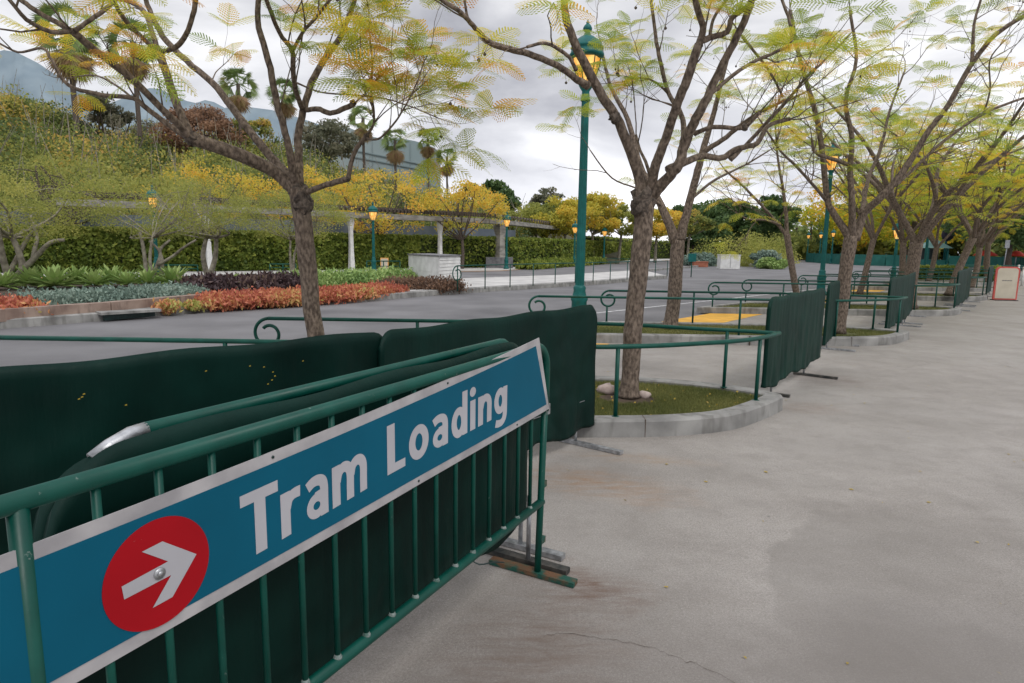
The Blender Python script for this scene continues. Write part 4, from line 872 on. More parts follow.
for a in (('tall fan palm at the far left with a shaggy brown skirt', 68, 28, 58, 30, 1, 1.4), ('tall fan palm right of the far left one, behind the branches', 133, 42, 62, 26, 2, 1.2), ('fan palm between the branches left of the nearest tree', 238, 84, 66, 19, 3, 1.2),
          ('fan palm half hidden behind the nearest tree fork', 284, 92, 68, 17, 4, 1.2), ('fan palm in front of the left part of the screen building', 363, 118, 74, 16, 5, 1.2), ('leftmost of the three fan palms at the right end of the screen building', 395, 140, 74, 15, 6, 1.3),
          ('middle one of the three fan palms at the right end of the screen building', 428, 139, 78, 13, 7, 1.2), ('rightmost of the three fan palms, just right of the screen building', 447, 157, 78, 12, 8, 1.3),
          ('small palm far down the road left of the second lamp post', 797, 226, 110, 11, 9, 0), ('tall narrow palm far down the road beside the second lamp post', 812, 218, 112, 11, 10, 0)): palm(*a)
# planting bed: agaves, succulents
def agave(lab, x, y, Y, rad, seed, mat='agave', n=46):
    r = np.random.default_rng(seed); b = AT(x, y, Y); b.z = .22; rad *= 1.25; root = None; Q = []; VV = []; m_ = MB()
    for k in range(n):
        a = k*2.4+r.normal()*.1; el = .15+1.15*(k/n)+r.normal()*.06; d = Vector((math.cos(a)*math.cos(el), math.sin(a)*math.cos(el), math.sin(el))); s = Vector((-math.sin(a), math.cos(a), 0)); Ln = rad*r.uniform(.8, 1.1); w = rad*.085
        V = []
        for t, ww in ((0, .5), (.3, .9), (.6, 1), (.85, .55), (1, .03)):
            c = d*Ln*t - Vector((0, 0, .18*Ln*t*t)); V += [c-s*w*ww+Vector((0, 0, .02)), c-Vector((0, 0, w*.35*ww)), c+s*w*ww+Vector((0, 0, .02))]
        F = []
        for i in range(4): F += [(i*3, i*3+1, i*3+4, i*3+3), (i*3+1, i*3+2, i*3+5, i*3+4)]
        m_.add(V, F, 0, True, float(np.clip(.45+r.normal()*.15+.25*(k/n), 0, 1)))
    o = m_.build('agave_plant', LF[mat], attr=True, loc=b); tag(o, lab, 'agave', 'agaves in the planting bed')
for i, (x, y, Y, rd) in enumerate([(33, 287, 19, .62), (55, 288, 18.6, .66), (78, 285, 19.5, .6), (95, 286, 19.2, .5), (112, 285, 20, .6), (128, 286, 19.6, .5), (148, 286, 20, .52), (173, 284, 20.5, .6), (3, 290, 18, .5), (150, 276, 24, .5)]):
    agave('pale green agave rosette, number %s counted from the left edge of the bed' % ['two', 'three', 'four', 'five', 'six', 'seven', 'nine', 'ten', 'one', 'eight (set further back)'][i] if False else ['pale green agave rosette, second from the left edge of the bed', 'large pale green agave left of the straight tree trunk', 'pale green agave just below the straight tree trunk', 'smaller agave right of the straight tree trunk', 'agave left of the feathery tree with three stems', 'small agave touching the left stem of the feathery tree', 'agave under the feathery tree in front of the first left lamp', 'darker spiky agave left of the purple succulents', 'agave at the very left edge of the photo', 'agave set back behind the feathery tree stems'][i], x, y, Y, rd, 400+i)
def mat_plants(name, lab, path, width, n, sz, h, mt, seed, vm=.5, tuft=False):
    """ground cover on the bed: path of (px,py) centre line on the ground"""
    r = np.random.default_rng(seed); P = [G(x, y, .13) for x, y in path]; seg = [(P[i+1]-P[i]).length for i in range(len(P)-1)]; tot = sum(seg); X = []; n = n*3; sz = sz*.55
    nc = n//14
    for i in range(len(P)-1):
        k = int(nc*seg[i]/tot)+1; t = r.uniform(0, 1, k); d = (P[i+1]-P[i]).normalized(); nn = np.array([-d.y, d.x, 0]); w = r.uniform(-1, 1, k)
        c = np.array(P[i])[None, :]+np.outer(t, np.array(P[i+1]-P[i]))+np.outer(w*width/2, nn); hh = h*np.sqrt(np.clip(1-w**2*.85, 0.05, 1))*r.uniform(.45, 1.15, k); c[:, 2] = .10+hh*.6; X.append(np.repeat(c, 14, 0)+r.normal(size=(k*14, 3))*np.array([.09, .09, .07])*(h/.3))
    X = np.concatenate(X); v = np.clip(vm+.25*np.sin(X[:, 0]*2.1)*np.cos(X[:, 1]*1.6)+r.normal(0, .2, len(X)), 0, 1)
    u = quads_at(X, sz, r, 2.4, -1.2); o = qmesh(name, u, v, LF[mt]); tag(o, lab, 'ground cover', kind='stuff')
mat_plants('blue_succulents', 'low blue grey succulent mat along the brown edging wall', [(22, 308), (70, 306), (120, 302.5), (188, 297.5)], 1.4, 16000, .07, .34, 'bluemat', 1)
mat_plants('red_succulents', 'orange red succulents at the far left edge of the kerb', [(-60, 318), (-10, 317), (30, 314)], 1.1, 9000, .08, .32, 'redmat', 2, .45)
mat_plants('red_succulents', 'band of orange red succulents behind the left trunk', [(200, 304), (250, 301.5), (300, 298.5), (345, 295.5), (388, 291)], 1.3, 20000, .08, .26, 'redmat', 3, .42)
mat_plants('red_succulents', 'small orange tuft against the brown edging wall', [(161, 309), (173, 308)], .3, 700, .07, .2, 'redmat', 4, .7)
mat_plants('red_succulents', 'smaller yellow orange tuft right of the other one on the kerb', [(187, 307), (196, 306)], .3, 400, .07, .15, 'redmat', 5, .85)
mat_plants('purple_succulents', 'dark purple succulent clumps behind the orange band', [(190, 294), (215, 293), (260, 290.5), (296, 288.5)], 1.3, 12000, .13, .44, 'purple', 6, .4)
mat_plants('green_succulents', 'pale green ground cover behind the orange band right of the left trunk', [(285, 288), (330, 286), (370, 284.5), (404, 282)], 1.5, 9000, .11, .5, 'agave', 7, .5)
mat_plants('brown_succulents', 'low purple brown ground cover left of the white hut', [(386, 289.5), (410, 288.5), (440, 289), (452, 290)], 1.0, 5000, .07, .4, 'rust', 8, .15)
mat_plants('verge_shrubs', 'low green verge in front of the right hand hedge', [(525, 267.5), (560, 265), (600, 262.5)], 1.2, 4000, .2, .5, 'hedge', 10, .6)
# shrubs across the road
for i, (x, Y, yt, w, zl, mt, lab, yb) in enumerate([(745, 62, 234, 96, 268, 'lime', 'wide rounded yellow green shrub across the road behind the white cabinet', 268), (640+60, 60, 254, 30, 270, 'bluemat', 'blue grey spiky shrub left of the white cabinet across the road', 268), (765, 56, 252, 24, 268, 'bluemat', 'grey green ball shrub just right of the white cabinet', 268), (772, 54, 259, 24, 270, 'agave', 'low bright green shrub at the foot of the grey ball shrub', 268)]):
    px_tree('shrub', lab, x, yb, yt, w, Y, 500+i, mt, zlow=zl, n=5000, leaf=.15, trunk=.05, nl=5, clumps=30, gap=.4, cat='shrub', th=.1)
# ================================================================== RAILINGS round the islands
RZ = .756
def scroll(end, d, r0=.17):
    """end: rail end point (rail top level); d: unit direction pointing outwards. spiral in the vertical plane"""
    P = []; n = 34
    for i in range(n+1):
        a = math.pi/2 + 2*math.pi*1.12*i/n; rr = r0*(1-.52*i/n); c = end - Vector((0, 0, r0)) 
        P.append(c + d*(-math.cos(a)*rr) + Vector((0, 0, math.sin(a)*rr)))
    return P
FR_ = [(-4.3, 5.33), (-1, 5.33), (.55, 5.33), (.9, 5.36), (1.28, 5.46), (1.69, 5.63), (2.13, 5.85), (2.45, 6.12), (2.70, 6.41)]
BK = [(2.70, 6.42), (2.4, 6.56), (1.96, 6.70), (1.4, 6.93), (.9, 7.02), (.3, 7.03), (-2.7, 7.03)]
FPOST_ = [(-4.3, 5.33), (-2.42, 5.33), (-.74, 5.33), (.9, 5.36), (2.365, 6.04)]
BPOST = [(2.24, 6.61), (.62, 7.03), (-1.05, 7.03), (-2.7, 7.03)]
RAILTXT = ['green pipe handrail round the nearest grass island, curving to a point by the fabric barriers', 'green pipe handrail round the second grass island, its scroll beside the tall lamp post', 'green pipe handrail round the third grass island, beyond the yellow paving',
 'green pipe handrail round the fourth grass island, by the third pair of fabric barriers', 'green pipe handrail round the fifth grass island, left of the beige sign board', 'green pipe handrail round the sixth grass island', 'green pipe handrail round the seventh grass island', 'green pipe handrail round the farthest grass island']
def railing(X0):
    FR = [(X0, 5.33)]+FR_[1:]; FPOST = [(X0, 5.33)]+FPOST_[1:]
    root = thing('railing', '', 'railing', (0, 0, 0), group='green handrails round the tree islands')
    m_ = MB(); f = smooth([(x, y, RZ) for x, y in FR], 3); b = smooth([(x, y, RZ-.004) for x, y in BK], 3)
    m_.tube(f, .021, 10); m_.tube(b, .021, 10)
    m_.tube(scroll(Vector((X0, 5.33, RZ)), Vector((-1, 0, 0))), .019, 8); m_.tube(scroll(Vector((-2.7, 7.03, RZ-.004)), Vector((-1, 0, 0))), .019, 8)
    m_.build('rail', M['green'], root)
    for L0 in (FPOST, BPOST):
        for x, y in L0:
            end = (x < -2.5 and (L0 is BPOST or x < -4)); p = MB(); zt = RZ-.30 if end else RZ-.015
            p.tube([(x-(.0 if not end else .03), y, .13), (x-(.0 if not end else .03), y, zt)], .0185, 10); p.lathe((x-(.03 if end else 0), y, .145), [(.034, 0), (.034, .006), (.02, .008)], 12)
            p.build('post', M['green'], root)
    return root
def copy_tree(o, parent=None):
    c = o.copy(); S.collection.objects.link(c); c.parent = parent
    for ch in [q for q in bpy.data.objects if q.parent == o]: copy_tree(ch, c)
    return c
rl0 = railing(-4.8); rl0['label'] = RAILTXT[0]; rl1 = railing(-4.14)
for k in range(1, NI):
    c = rl1 if k == 1 else copy_tree(rl1); c.location = OFF[k]; c['label'] = RAILTXT[k]
# median fence (thin posts, one rail, scroll at the left end)
root = thing('median_fence', 'thin green post and rail fence on the pale median pavement across the road', 'fence')
fp = [(457.5, 291), (485, 289), (510, 287.3), (533, 285.7), (555, 284.2), (575, 283), (593, 281.6), (610, 280.5), (627, 279.4), (641, 278.3), (655, 277.3), (667, 276.4)]
PP = [G(x, y, .13) for x, y in fp]; m_ = MB(); m_.tube([p+Vector((0, 0, .80)) for p in PP], .02, 6)
d = (PP[0]-PP[1]); d.z = 0; m_.tube([q+Vector((0, 0, .80)) for q in scroll(PP[0], d.normalized(), .26)], .02, 6); m_.build('rail', M['green'], root)
for p in PP: m_ = MB(); m_.tube([p, p+Vector((0, 0, .80))], .019, 6); m_.build('post', M['green'], root)
root = thing('bollard_sign', 'small green box on a short post at the right end of the median fence', 'post sign', tuple(G(691, 277, 0)))
m_ = MB(); m_.tube([(0, 0, 0), (0, 0, .9)], .03, 6); m_.build('post', M['green'], root); m_ = MB(); m_.box(-.2, .2, -.1, .1, .85, 1.3); m_.build('box', M['teal'], root)

# ================================================================== CROWD BARRIERS
def frame_parts(root, L, h=1.137, zb=.37, bars=True, mat='green', nb=None, thick=.019, r_corner=.10, feet=(.3,), posts=True):
    """local frame: x along barrier 0..L, y towards the walkway side, z up"""
    m_ = MB(); c = r_corner; P = [(0, 0, h-c)]+[(c-c*math.cos(a), 0, h-c+c*math.sin(a)) for a in np.linspace(.2, math.pi/2, 6)]+[(L-c+c*math.sin(a), 0, h-c+c*math.cos(a)) for a in np.linspace(0, math.pi/2-.2, 6)]+[(L, 0, h-c)]
    m_.tube([(0, 0, zb-.08)]+P+[(L, 0, zb-.08)], thick, 12); m_.build('top_rail', M[mat], root)
    m_ = MB(); m_.tube([(0, 0, zb), (L, 0, zb)], thick*.32, 12); m_.build('bottom_rail', M[mat], root)
def local(root, A, B):
    A = Vector(A); B = Vector(B); root.location = (A.x, A.y, 0); root.rotation_euler = (0, 0, math.atan2(B.y-A.y, B.x-A.x)); return (B-A).to_2d().length
def cover_mesh(L, z0, z1, rc, seed, r_wr=.012, thick=.040, nx=110, nz=40, hem=.02, folds=9, sag=.0, skew=0.0):
    """fabric cover folded over the rail: two wavy sheets joined over the top with rounded corners"""
    r = np.random.default_rng(seed); ph = r.uniform(0, 6.28, 8); V = []; F = []
    xs = np.linspace(-.034, L+.034, nx); zs = np.linspace(0, 1, nz)
    def top(x):
        e = min(x+.03, L+.03-x); 
        return z1 - (rc - math.sqrt(max(0, rc*rc-(rc-e)**2)) if e < rc else 0) + .006*math.sin(x*9+ph[0])
    from mathutils import noise as NS
    def w(x, z, s):
        f = (.5+.7*(1-z))*min(1, .2+max(0, min(x, L-x))/.14); o_ = seed*7.3
        a = NS.noise(Vector((x*folds*.42+.5*math.sin(z*3+ph[1]), z*1.1, o_))) + .55*NS.noise(Vector((x*folds*.95+z*1.5, z*1.6, o_+9))) + .35*NS.noise(Vector((x*4-z*5, z*6, o_+20)))
        rid = 1-abs(NS.noise(Vector((x*3.2+z*2.2, z*3.5-x, o_+31))))*2; diag = .28*max(0, rid)**6
        return r_wr*f*(1.7*a+diag) + (.004 if z < .035 else 0)*(1 if s else -1)
    for s, sg in ((0, -1), (1, 1)):
        for j in range(nz):
            for i in range(nx):
                x = xs[i]; t = top(x); zb = z0 + hem*math.sin(x*5+ph[6])+.5*hem*math.sin(x*13+ph[7]) + skew*x/L; z = zb+(t-zb)*zs[j]; q = zs[j]
                y = sg*thick/2*math.sqrt(max(0, 1-max(0, (q-.955)/.045)**2)) + w(x, q, s)*(1-q**8)
                V.append((x+.006*math.sin(z*9+ph[2])*(1 if 2 < i < nx-3 else .6), y, z))
    n = nx*nz
    for i in range(nx-1):
        for j in range(nz-1):
            a = j*nx+i; F.append((a, a+1, a+nx+1, a+nx)); F.append((n+a+nx, n+a+nx+1, n+a+1, n+a))
    for i in range(nx-1): a = (nz-1)*nx+i; F.append((a, a+1, n+a+1, n+a)); F.append((n+i, n+i+1, i+1, i))
    for j in range(nz-1): a = j*nx; F.append((a, a+nx, n+a+nx, n+a)); b = a+nx-1; F.append((b+nx, b, n+b, n+b+nx))
    m_ = MB(); m_.add(V, F, 0, True); return m_
def foot(root, x, y0, y1, mat='galv', z=.0, leg=.3, w=.05, legmat='galv'):
    m_ = MB(); m_.box(x-w/2, x+w/2, y0, y1, z+.004, z+.03); o = m_.build('foot', M[mat], root)
    if leg: q = MB(); q.tube([(x, 0, z+.028), (x, 0, leg)], .012, 8); q.build('leg', M[legmat], root)
GRP = 'crowd barriers in dark green fabric'
def fabric_barrier(lab, A, B, seed, z0=.13, z1=1.13, mat='fabric', feet=((.25, -.35, .45), (-.25, -.35, .45)), rc=.09, wr=.012, folds=9, L=None, footmat='galv', skew=0.0):
    root = thing('fabric_barrier', lab, 'barrier', group=GRP); Ln = local(root, A, B)
    frame_parts(root, Ln, h=z1-.032, zb=.34, thick=.0125, r_corner=rc+.04, mat='galv' if footmat == 'galv' else 'green'); cover_mesh(Ln, z0, z1, rc, seed, wr, folds=folds, skew=skew).build('fabric_cover', M[mat], root)
    for x, y0, y1 in feet: foot(root, x if x >= 0 else (Ln+x if x < -.01 else Ln+.10), y0, y1, 'darksteel' if footmat == 'dark' else footmat, leg=.20 if abs(x) > .01 else .36)
    return root
# the two long ones behind the sign barrier
fabric_barrier('long dark green fabric barrier running out of the photo at the left edge', (-2.75, 1.35), (-.70, 3.43), 1, z1=1.125, wr=.018, feet=((.25, -.35, .4), (-.3, -.3, .3)))
fabric_barrier('long dark green fabric barrier in the middle, ending left of the nearest grass island', (-.69, 3.40), (.66, 5.20), 2, z1=1.125, z0=.12, wr=.02, feet=((.25, -.3, .3), (-.22, -.42, .30)))
# pairs between the islands
fabric_barrier('nearer barrier of the first green pair, starting at the tip of the nearest grass island', (2.70, 6.70), (4.20, 8.66), 3, z1=1.09, z0=.12, mat='fabric_lit', wr=.0085, folds=13, feet=((.28, -.2, .15), (1.72, -.40, .12)), footmat='dark')
fabric_barrier('farther green fabric barrier of the first pair, just beyond the nearer one', (4.90, 9.95), (5.66, 11.15), 4, z1=1.09, z0=.13, mat='fabric_lit', wr=.0085, folds=13, feet=((.4, -.42, .12), (-.35, -.42, .12)))
fabric_barrier('nearer green fabric barrier of the second pair, left of the second walkway gap', (7.08, 12.05), (8.58, 13.95), 5, z1=1.1, mat='fabric_lit', wr=.0085, folds=13)
fabric_barrier('farther green fabric barrier of the second pair', (8.62, 14.02), (10.05, 16.1), 6, z1=1.1, mat='fabric_lit', wr=.0085, folds=13)
fabric_barrier('green fabric barrier of the third pair, nearer one', (12.1, 17.5), (13.5, 19.2), 7, z1=1.1, mat='fabric_lit', wr=.0085, folds=13)
fabric_barrier('green fabric barrier of the third pair, farther one', (13.55, 19.3), (15.0, 21.1), 8, z1=1.1, mat='fabric_lit', wr=.0085, folds=13)
fabric_barrier('dark fabric barrier partly hidden behind the beige sign board', (17.2, 23.3), (18.6, 25.0), 9, z1=1.1, mat='fabric_lit', wr=.0085, folds=13)

# --- sign barrier: local x = s measured from the right post towards the camera
A = G(540, 573); z0 = 1.105; Lb = G(0, 507, z0)-G(500, 358, z0); Lb.z = 0; D = Lb.normalized(); Nn = Vector((-D.y, D.x, 0)); Nn = Nn if Nn.dot(-A) > 0 else -Nn
# matrix: x->D, y->Nn (towards the viewer), z up
def place(root, off=0.0, s0=0.0):
    p = A + Nn*off + D*s0; root.location = (p.x, p.y, 0)
    root.rotation_euler = (0, 0, math.atan2(D.y, D.x))
YS = 1 if Vector((-D.y, D.x, 0)).dot(Nn) > 0 else -1
root = thing('sign_barrier', 'foremost green steel crowd barrier carrying the blue direction sign, bars showing below it', 'barrier'); place(root)
m_ = MB(); h = 1.137
m_.tube([(-.012, 0, .82), (-.014, 0, 1.02)]+[(-.014+.11-.11*math.cos(a), 0, h-.11+.11*math.sin(a)) for a in np.linspace(.25, math.pi/2, 7)]+[(2.36, 0, h)], .0195, 16); m_.build('top_rail', M['green'], root)
m_ = MB(); m_.tube([(.0, 0, .37), (2.36, 0, .367)], .019, 16); m_.build('bottom_rail', M['green'], root)
m_ = MB(); m_.tube([(.03, 0, .02), (.012, 0, .37), (-.012, 0, .9)], .0165, 14); m_.build('post', M['green'], root)
m_ = MB(); m_.tube([(2.142, 0, .03), (2.142, 0, 1.13)], .0175, 14); m_.build('post', M['green'], root)
for s in [.13+.1255*i for i in range(16)]:
    m_ = MB(); m_.tube([(s, 0, .372), (s, 0, h-.01)], .0088, 10); o = m_.build('bar', M['green'], root)
    q = MB(); q.lathe((s, 0, .384), [(.0135, -.002), (.0135, .003), (.0105, .008), (.0092, .012)], 10); q.build('weld', M['weld'], o)
m_ = MB(); m_.box(.03-.026, .03+.026, YS*-.26, YS*.20, .004, .026) if YS > 0 else m_.box(.004, .056, -.20, .26, .004, .026); m_.build('foot', M['rusty'], root)
for z in (.155, .44): q = MB(); q.box(-.03, .012, -.012, .012, z, z+.03); q.build('hook', M['rusty'], root)
q = MB(); q.box(-.038, .0, -.016, .016, .80, .85); q.build('clamp', M['galv'], root)
m_ = MB(); m_.box(2.13, 2.18, -.2, .2, .004, .026); m_.build('foot', M['rusty'], root)
# zip tie
m_ = MB(); m_.tube(smooth([(.64, -.01, .36), (.63, YS*.03, .34), (.57, YS*.06, .33), (.50, YS*.07, .30)], 3), .003, 5); m_.build('cable_tie', M['iron'], root)
# sign panel: quad given in (s, z); offset to the viewer side
SOFF = .0125
def SH(s): return .0135*min(1, max(0, (1.0-s)/1.0))
def SP(x, y): # photo pixel -> (s,z) on the barrier plane
    o = Vector((0, 0, CH)); r_ = ray(x, y); yo = SOFF
    for _k in range(4): t = (A+Nn*yo-o).dot(Nn)/r_.dot(Nn); Q_ = o+r_*t; yo = SOFF+SH((Q_-A).dot(D))
    return ((Q_-A).dot(D), Q_.z)
sr = thing('direction_sign', 'blue panel reading Tram Loading with a red arrow disc, on the foremost barrier', 'sign'); place(sr)
TR = SP(539.5, 338.5); BR = SP(549.5, 408.5); tl = (2.62, 1.022); bl = (2.62, .715)
def quad_panel(c, y, th, mat, name, par, rnd=0):
    m_ = MB(); V = [(p[0], YS*y, p[1]) for p in c]+[(p[0], YS*(y-th), p[1]) for p in c]; n = len(c)
    F = [tuple(range(n)), tuple(range(2*n-1, n-1, -1))]+[(i, n+i, n+(i+1) % n, (i+1) % n) for i in range(n)]
    m_.add(V, F); return m_.build(name, M[mat], par)
# piecewise top and bottom edges (the panel is slightly bowed)
tops = [TR, SP(500, 354.5), SP(400, 402), SP(300, 438), SP(200, 481.5), SP(100, 521), SP(0, 554.5), tl]
bots = [BR, SP(500, 438.5), SP(400, 495.5), SP(280, 566.5), SP(180, 623), SP(78, 683), bl]
import numpy as _n
def fit(P): xs = [p[0] for p in P]; zs = [p[1] for p in P]; c = _n.polyfit(xs, zs, 2); return lambda s: float(_n.polyval(c, s))
ft, fb = fit(tops[:-1]), fit(bots[:-1])
ss = [i/60 for i in range(61)]
def strip(y, th, mat, name, ins, par):
    s0t, s0b = TR[0]+ins*1.1, BR[0]+ins*1.1; s1 = 2.62
    T_ = [(s0t+(s1-s0t)*q, ft(s0t+(s1-s0t)*q)-ins) for q in ss]; B_ = [(s0b+(s1-s0b)*q, fb(s0b+(s1-s0b)*q)+ins) for q in ss]
    V = [(p[0], YS*y, p[1]) for p in T_]+[(p[0], YS*y, p[1]) for p in B_]+[(p[0], YS*(y-th), p[1]) for p in T_]+[(p[0], YS*(y-th), p[1]) for p in B_]; n = 61; F = []
    for i in range(n-1): F += [(i, i+1, n+i+1, n+i), (2*n+i, 3*n+i, 3*n+i+1, 2*n+i+1), (i, 2*n+i, 2*n+i+1, i+1), (n+i, n+i+1, 3*n+i+1, 3*n+i)]
    F += [(0, n, 3*n, 2*n), (n-1, 3*n-1, 4*n-1, 2*n-1)]
    m_ = MB(); m_.add(V, F); return m_.build(name, M[mat], par)
# the panel hangs just in front of the thin bars but behind the thick near post
strip(.0110, .003, 'signedge', 'border_panel', 0, sr); strip(.0125, .0013, 'signblue', 'blue_field', .030, sr)
# lettering
def mid(s): return (ft(s)+fb(s))/2
def hgt(s): return ft(s)-fb(s)
_B = sorted([SP(259.5, 552.8), SP(366, 489), SP(389, 474.5), SP(491, 420), SP(506, 412.5)]); _B = [(_B[0][0], _B[0][1])]+_B[1:]
BZ = lambda s: float(np.interp(s, [b_[0] for b_ in _B], [b_[1] for b_ in _B]))
def arc(cx, cy, rx, ry, a0, a1, n=26): return [(cx+rx*math.cos(math.radians(a0+(a1-a0)*i/n)), cy+ry*math.sin(math.radians(a0+(a1-a0)*i/n))) for i in range(n+1)]
def sm2(P): return [(p.x, p.y) for p in smooth([(x, y, 0) for x, y in P], 7)]
ARCH = lambda x: sm2([(x+.02, .42), (x+.07, .57), (x+.18, .645), (x+.30, .61), (x+.36, .49), (x+.36, .25)])+[(x+.36, 0)]
GLY = {
 'T': (.72, [([(.0, .91), (.72, .91)], .18), ([(.36, .95), (.36, 0)], .215)]),
 'r': (.44, [([(.10, .73), (.10, 0)], .20), (sm2([(.12, .44), (.17, .58), (.27, .645), (.42, .645)]), .18)]),
 'a': (.54, [(sm2([(.05, .60), (.17, .655), (.30, .655), (.40, .60), (.435, .48), (.435, .25)])+[(.435, 0)], .185), (arc(.255, .225, .155, .145, 0, 360), .15), ([(.22, .40), (.44, .42)], .13)]),
 'm': (.92, [([(.10, .73), (.10, 0)], .20), (ARCH(.10), .19), (ARCH(.46), .19)]),
 'L': (.50, [([(.105, 1), (.105, 0)], .21), ([(.02, .09), (.50, .09)], .18)]),
 'o': (.60, [(arc(.30, .36, .205, .28, 0, 360, 40), .19)]),
 'd': (.58, [(arc(.27, .35, .175, .27, 0, 360, 40), .185), ([(.485, 1.04), (.485, 0)], .19)]),
 'i': (.20, [([(.10, .73), (.10, 0)], .20), (arc(.10, .93, .058, .058, 0, 360, 20), .118)]),
 'n': (.56, [([(.10, .73), (.10, 0)], .20), (ARCH(.10), .19)]),
 'g': (.58, [(arc(.27, .39, .175, .25, 0, 360, 40), .185), ([(.485, .73), (.485, .3)]+sm2([(.485, .1), (.46, -.08), (.36, -.185), (.22, -.20), (.07, -.165)]), .19)]),
}
def word(body, sl, sr_, cap, gap_, par, name):
    x = 0; items = []; prev = ''
    for ch in body:
        w, st = GLY[ch]; x += (gap_ if prev else 0) - (.05 if prev == 'T' else 0); items.append((x, st)); x += w; prev = ch
    tot = x; m_ = MB(); lev = 0
    for x0, st in items:
        for P, w in st:
            lev += 1; y = YS*(.0131+.00006*(lev % 5)); n = len(P); V = []
            closed = abs(P[0][0]-P[-1][0])+abs(P[0][1]-P[-1][1]) < 1e-6
            for i in range(n):
                a = P[i-1] if i else (P[-2] if closed else P[0]); b = P[i+1] if i < n-1 else (P[1] if closed else P[-1]); tx, ty = b[0]-a[0], b[1]-a[1]; q = math.hypot(tx, ty); nx, ny = -ty/q, tx/q
                for k in (1, -1): px, pz = P[i][0]+nx*w/2*k, P[i][1]+ny*w/2*k; s = sl+(sr_-sl)*(x0+px)/tot; V.append((s, y, BZ(s)+pz*cap))
            m_.add(V, [(2*i, 2*i+1, 2*i+3, 2*i+2) for i in range(n-1)])
    return m_.build(name, M['signwhite'], par)
word('Tram', SP(239.5, 500)[0], SP(367, 480)[0], .162, .09, sr, 'lettering')
word('Loading', SP(387, 450)[0], SP(507, 395)[0], .158, .11, sr, 'lettering')
m_ = MB(); cc0 = ((SP(102, 580)[0]+SP(208, 565)[0])/2, (SP(155, 520)[1]+SP(155, 628)[1])/2); cs = [(cc0[0]+.1165*math.cos(a), cc0[1]+.1175*math.sin(a)) for a in np.linspace(0, 2*math.pi, 64, endpoint=False)]
quad_panel(cs, .0142, .0014, 'signred', 'arrow_disc', sr)
ar = [(278, 235), (372, 187), (527, 245), (418, 440), (328, 490), (412, 340), (198, 452), (186, 393), (398, 278)]
ar = [SP(80+x/4.553, 500+y/4.553) for x, y in ar]
m_ = MB(); m_.add([(s, YS*.0150, z) for s, z in ar], [(0, 1, 8), (1, 2, 8), (2, 5, 8), (2, 3, 5), (3, 4, 5), (5, 6, 7, 8)]); m_.build('arrow', M['signwhite'], sr)
bs, bz_ = SP(158.6, 573); m_ = MB(); m_.tube([(bs, YS*.0145, bz_), (bs, YS*.0180, bz_)], .0125, 16); m_.tube([(bs, YS*.0175, bz_), (bs, YS*.022, bz_)], .0065, 6); m_.build('bolt', M['galv'], sr)
for s, dz in ((1.60, 0), (.83, 0), (.31, 1), (1.0, 1)):
    z = (ft(s)-.014) if not dz else fb(s)+.014; m_ = MB(); m_.tube([(s, YS*.010, z), (s, YS*.0135, z)], .004, 8); m_.build('rivet', M['iron'], sr)
for ch in [q for q in bpy.data.objects if q.parent == sr]:
    for v in ch.data.vertices: v.co.y += YS*SH(v.co.x)
# --- second and third barriers leaning behind the sign barrier
def off(s, o): p = A + D*s + Nn*o; return (p.x, p.y)
rt = fabric_barrier('dark fabric covered barrier stacked directly behind the sign barrier', off(2.02, -.125), off(.045, -.095), 21, z0=.29, z1=1.16, rc=.17, wr=.012, folds=8, feet=((.5, -.25, .25), (-.0001, -.22, .25)), footmat='dark', skew=-.02)
root = thing('fabric_barrier', 'third barrier of the stack, with a green rail and bare silver end bend', 'barrier', group=GRP)
p0 = Vector((*off(1.99, -.235), 0)); p1 = Vector((*off(-.04, -.205), 0)); Ln = local(root, p0, p1)
m_ = MB(); m_.tube([(.22, 0, 1.137), (Ln-.1, 0, 1.137)]+[(Ln-.1+.1*math.sin(a), 0, 1.037+.1*math.cos(a)) for a in np.linspace(.3, 1.5, 5)], .0185, 14); m_.build('top_rail', M['green'], root)
m_ = MB(); m_.tube([(.225, 0, 1.137), (.19, 0, 1.135), (.14, 0, 1.118), (.10, 0, 1.097)], .0188, 12); m_.build('bare_bend', M['galv'], root)
m_ = MB(); m_.tube([(0, 0, .36), (Ln, 0, .36)], .018, 10); m_.build('bottom_rail', M['green'], root)
cover_mesh(Ln, .30, 1.115, .16, 33, .010, thick=.045).build('fabric_cover', M['fabric'], root)
foot(root, .5, -.25, .25, 'darksteel', leg=.36); foot(root, Ln+.14, -.25, .28, 'galv', leg=.36)

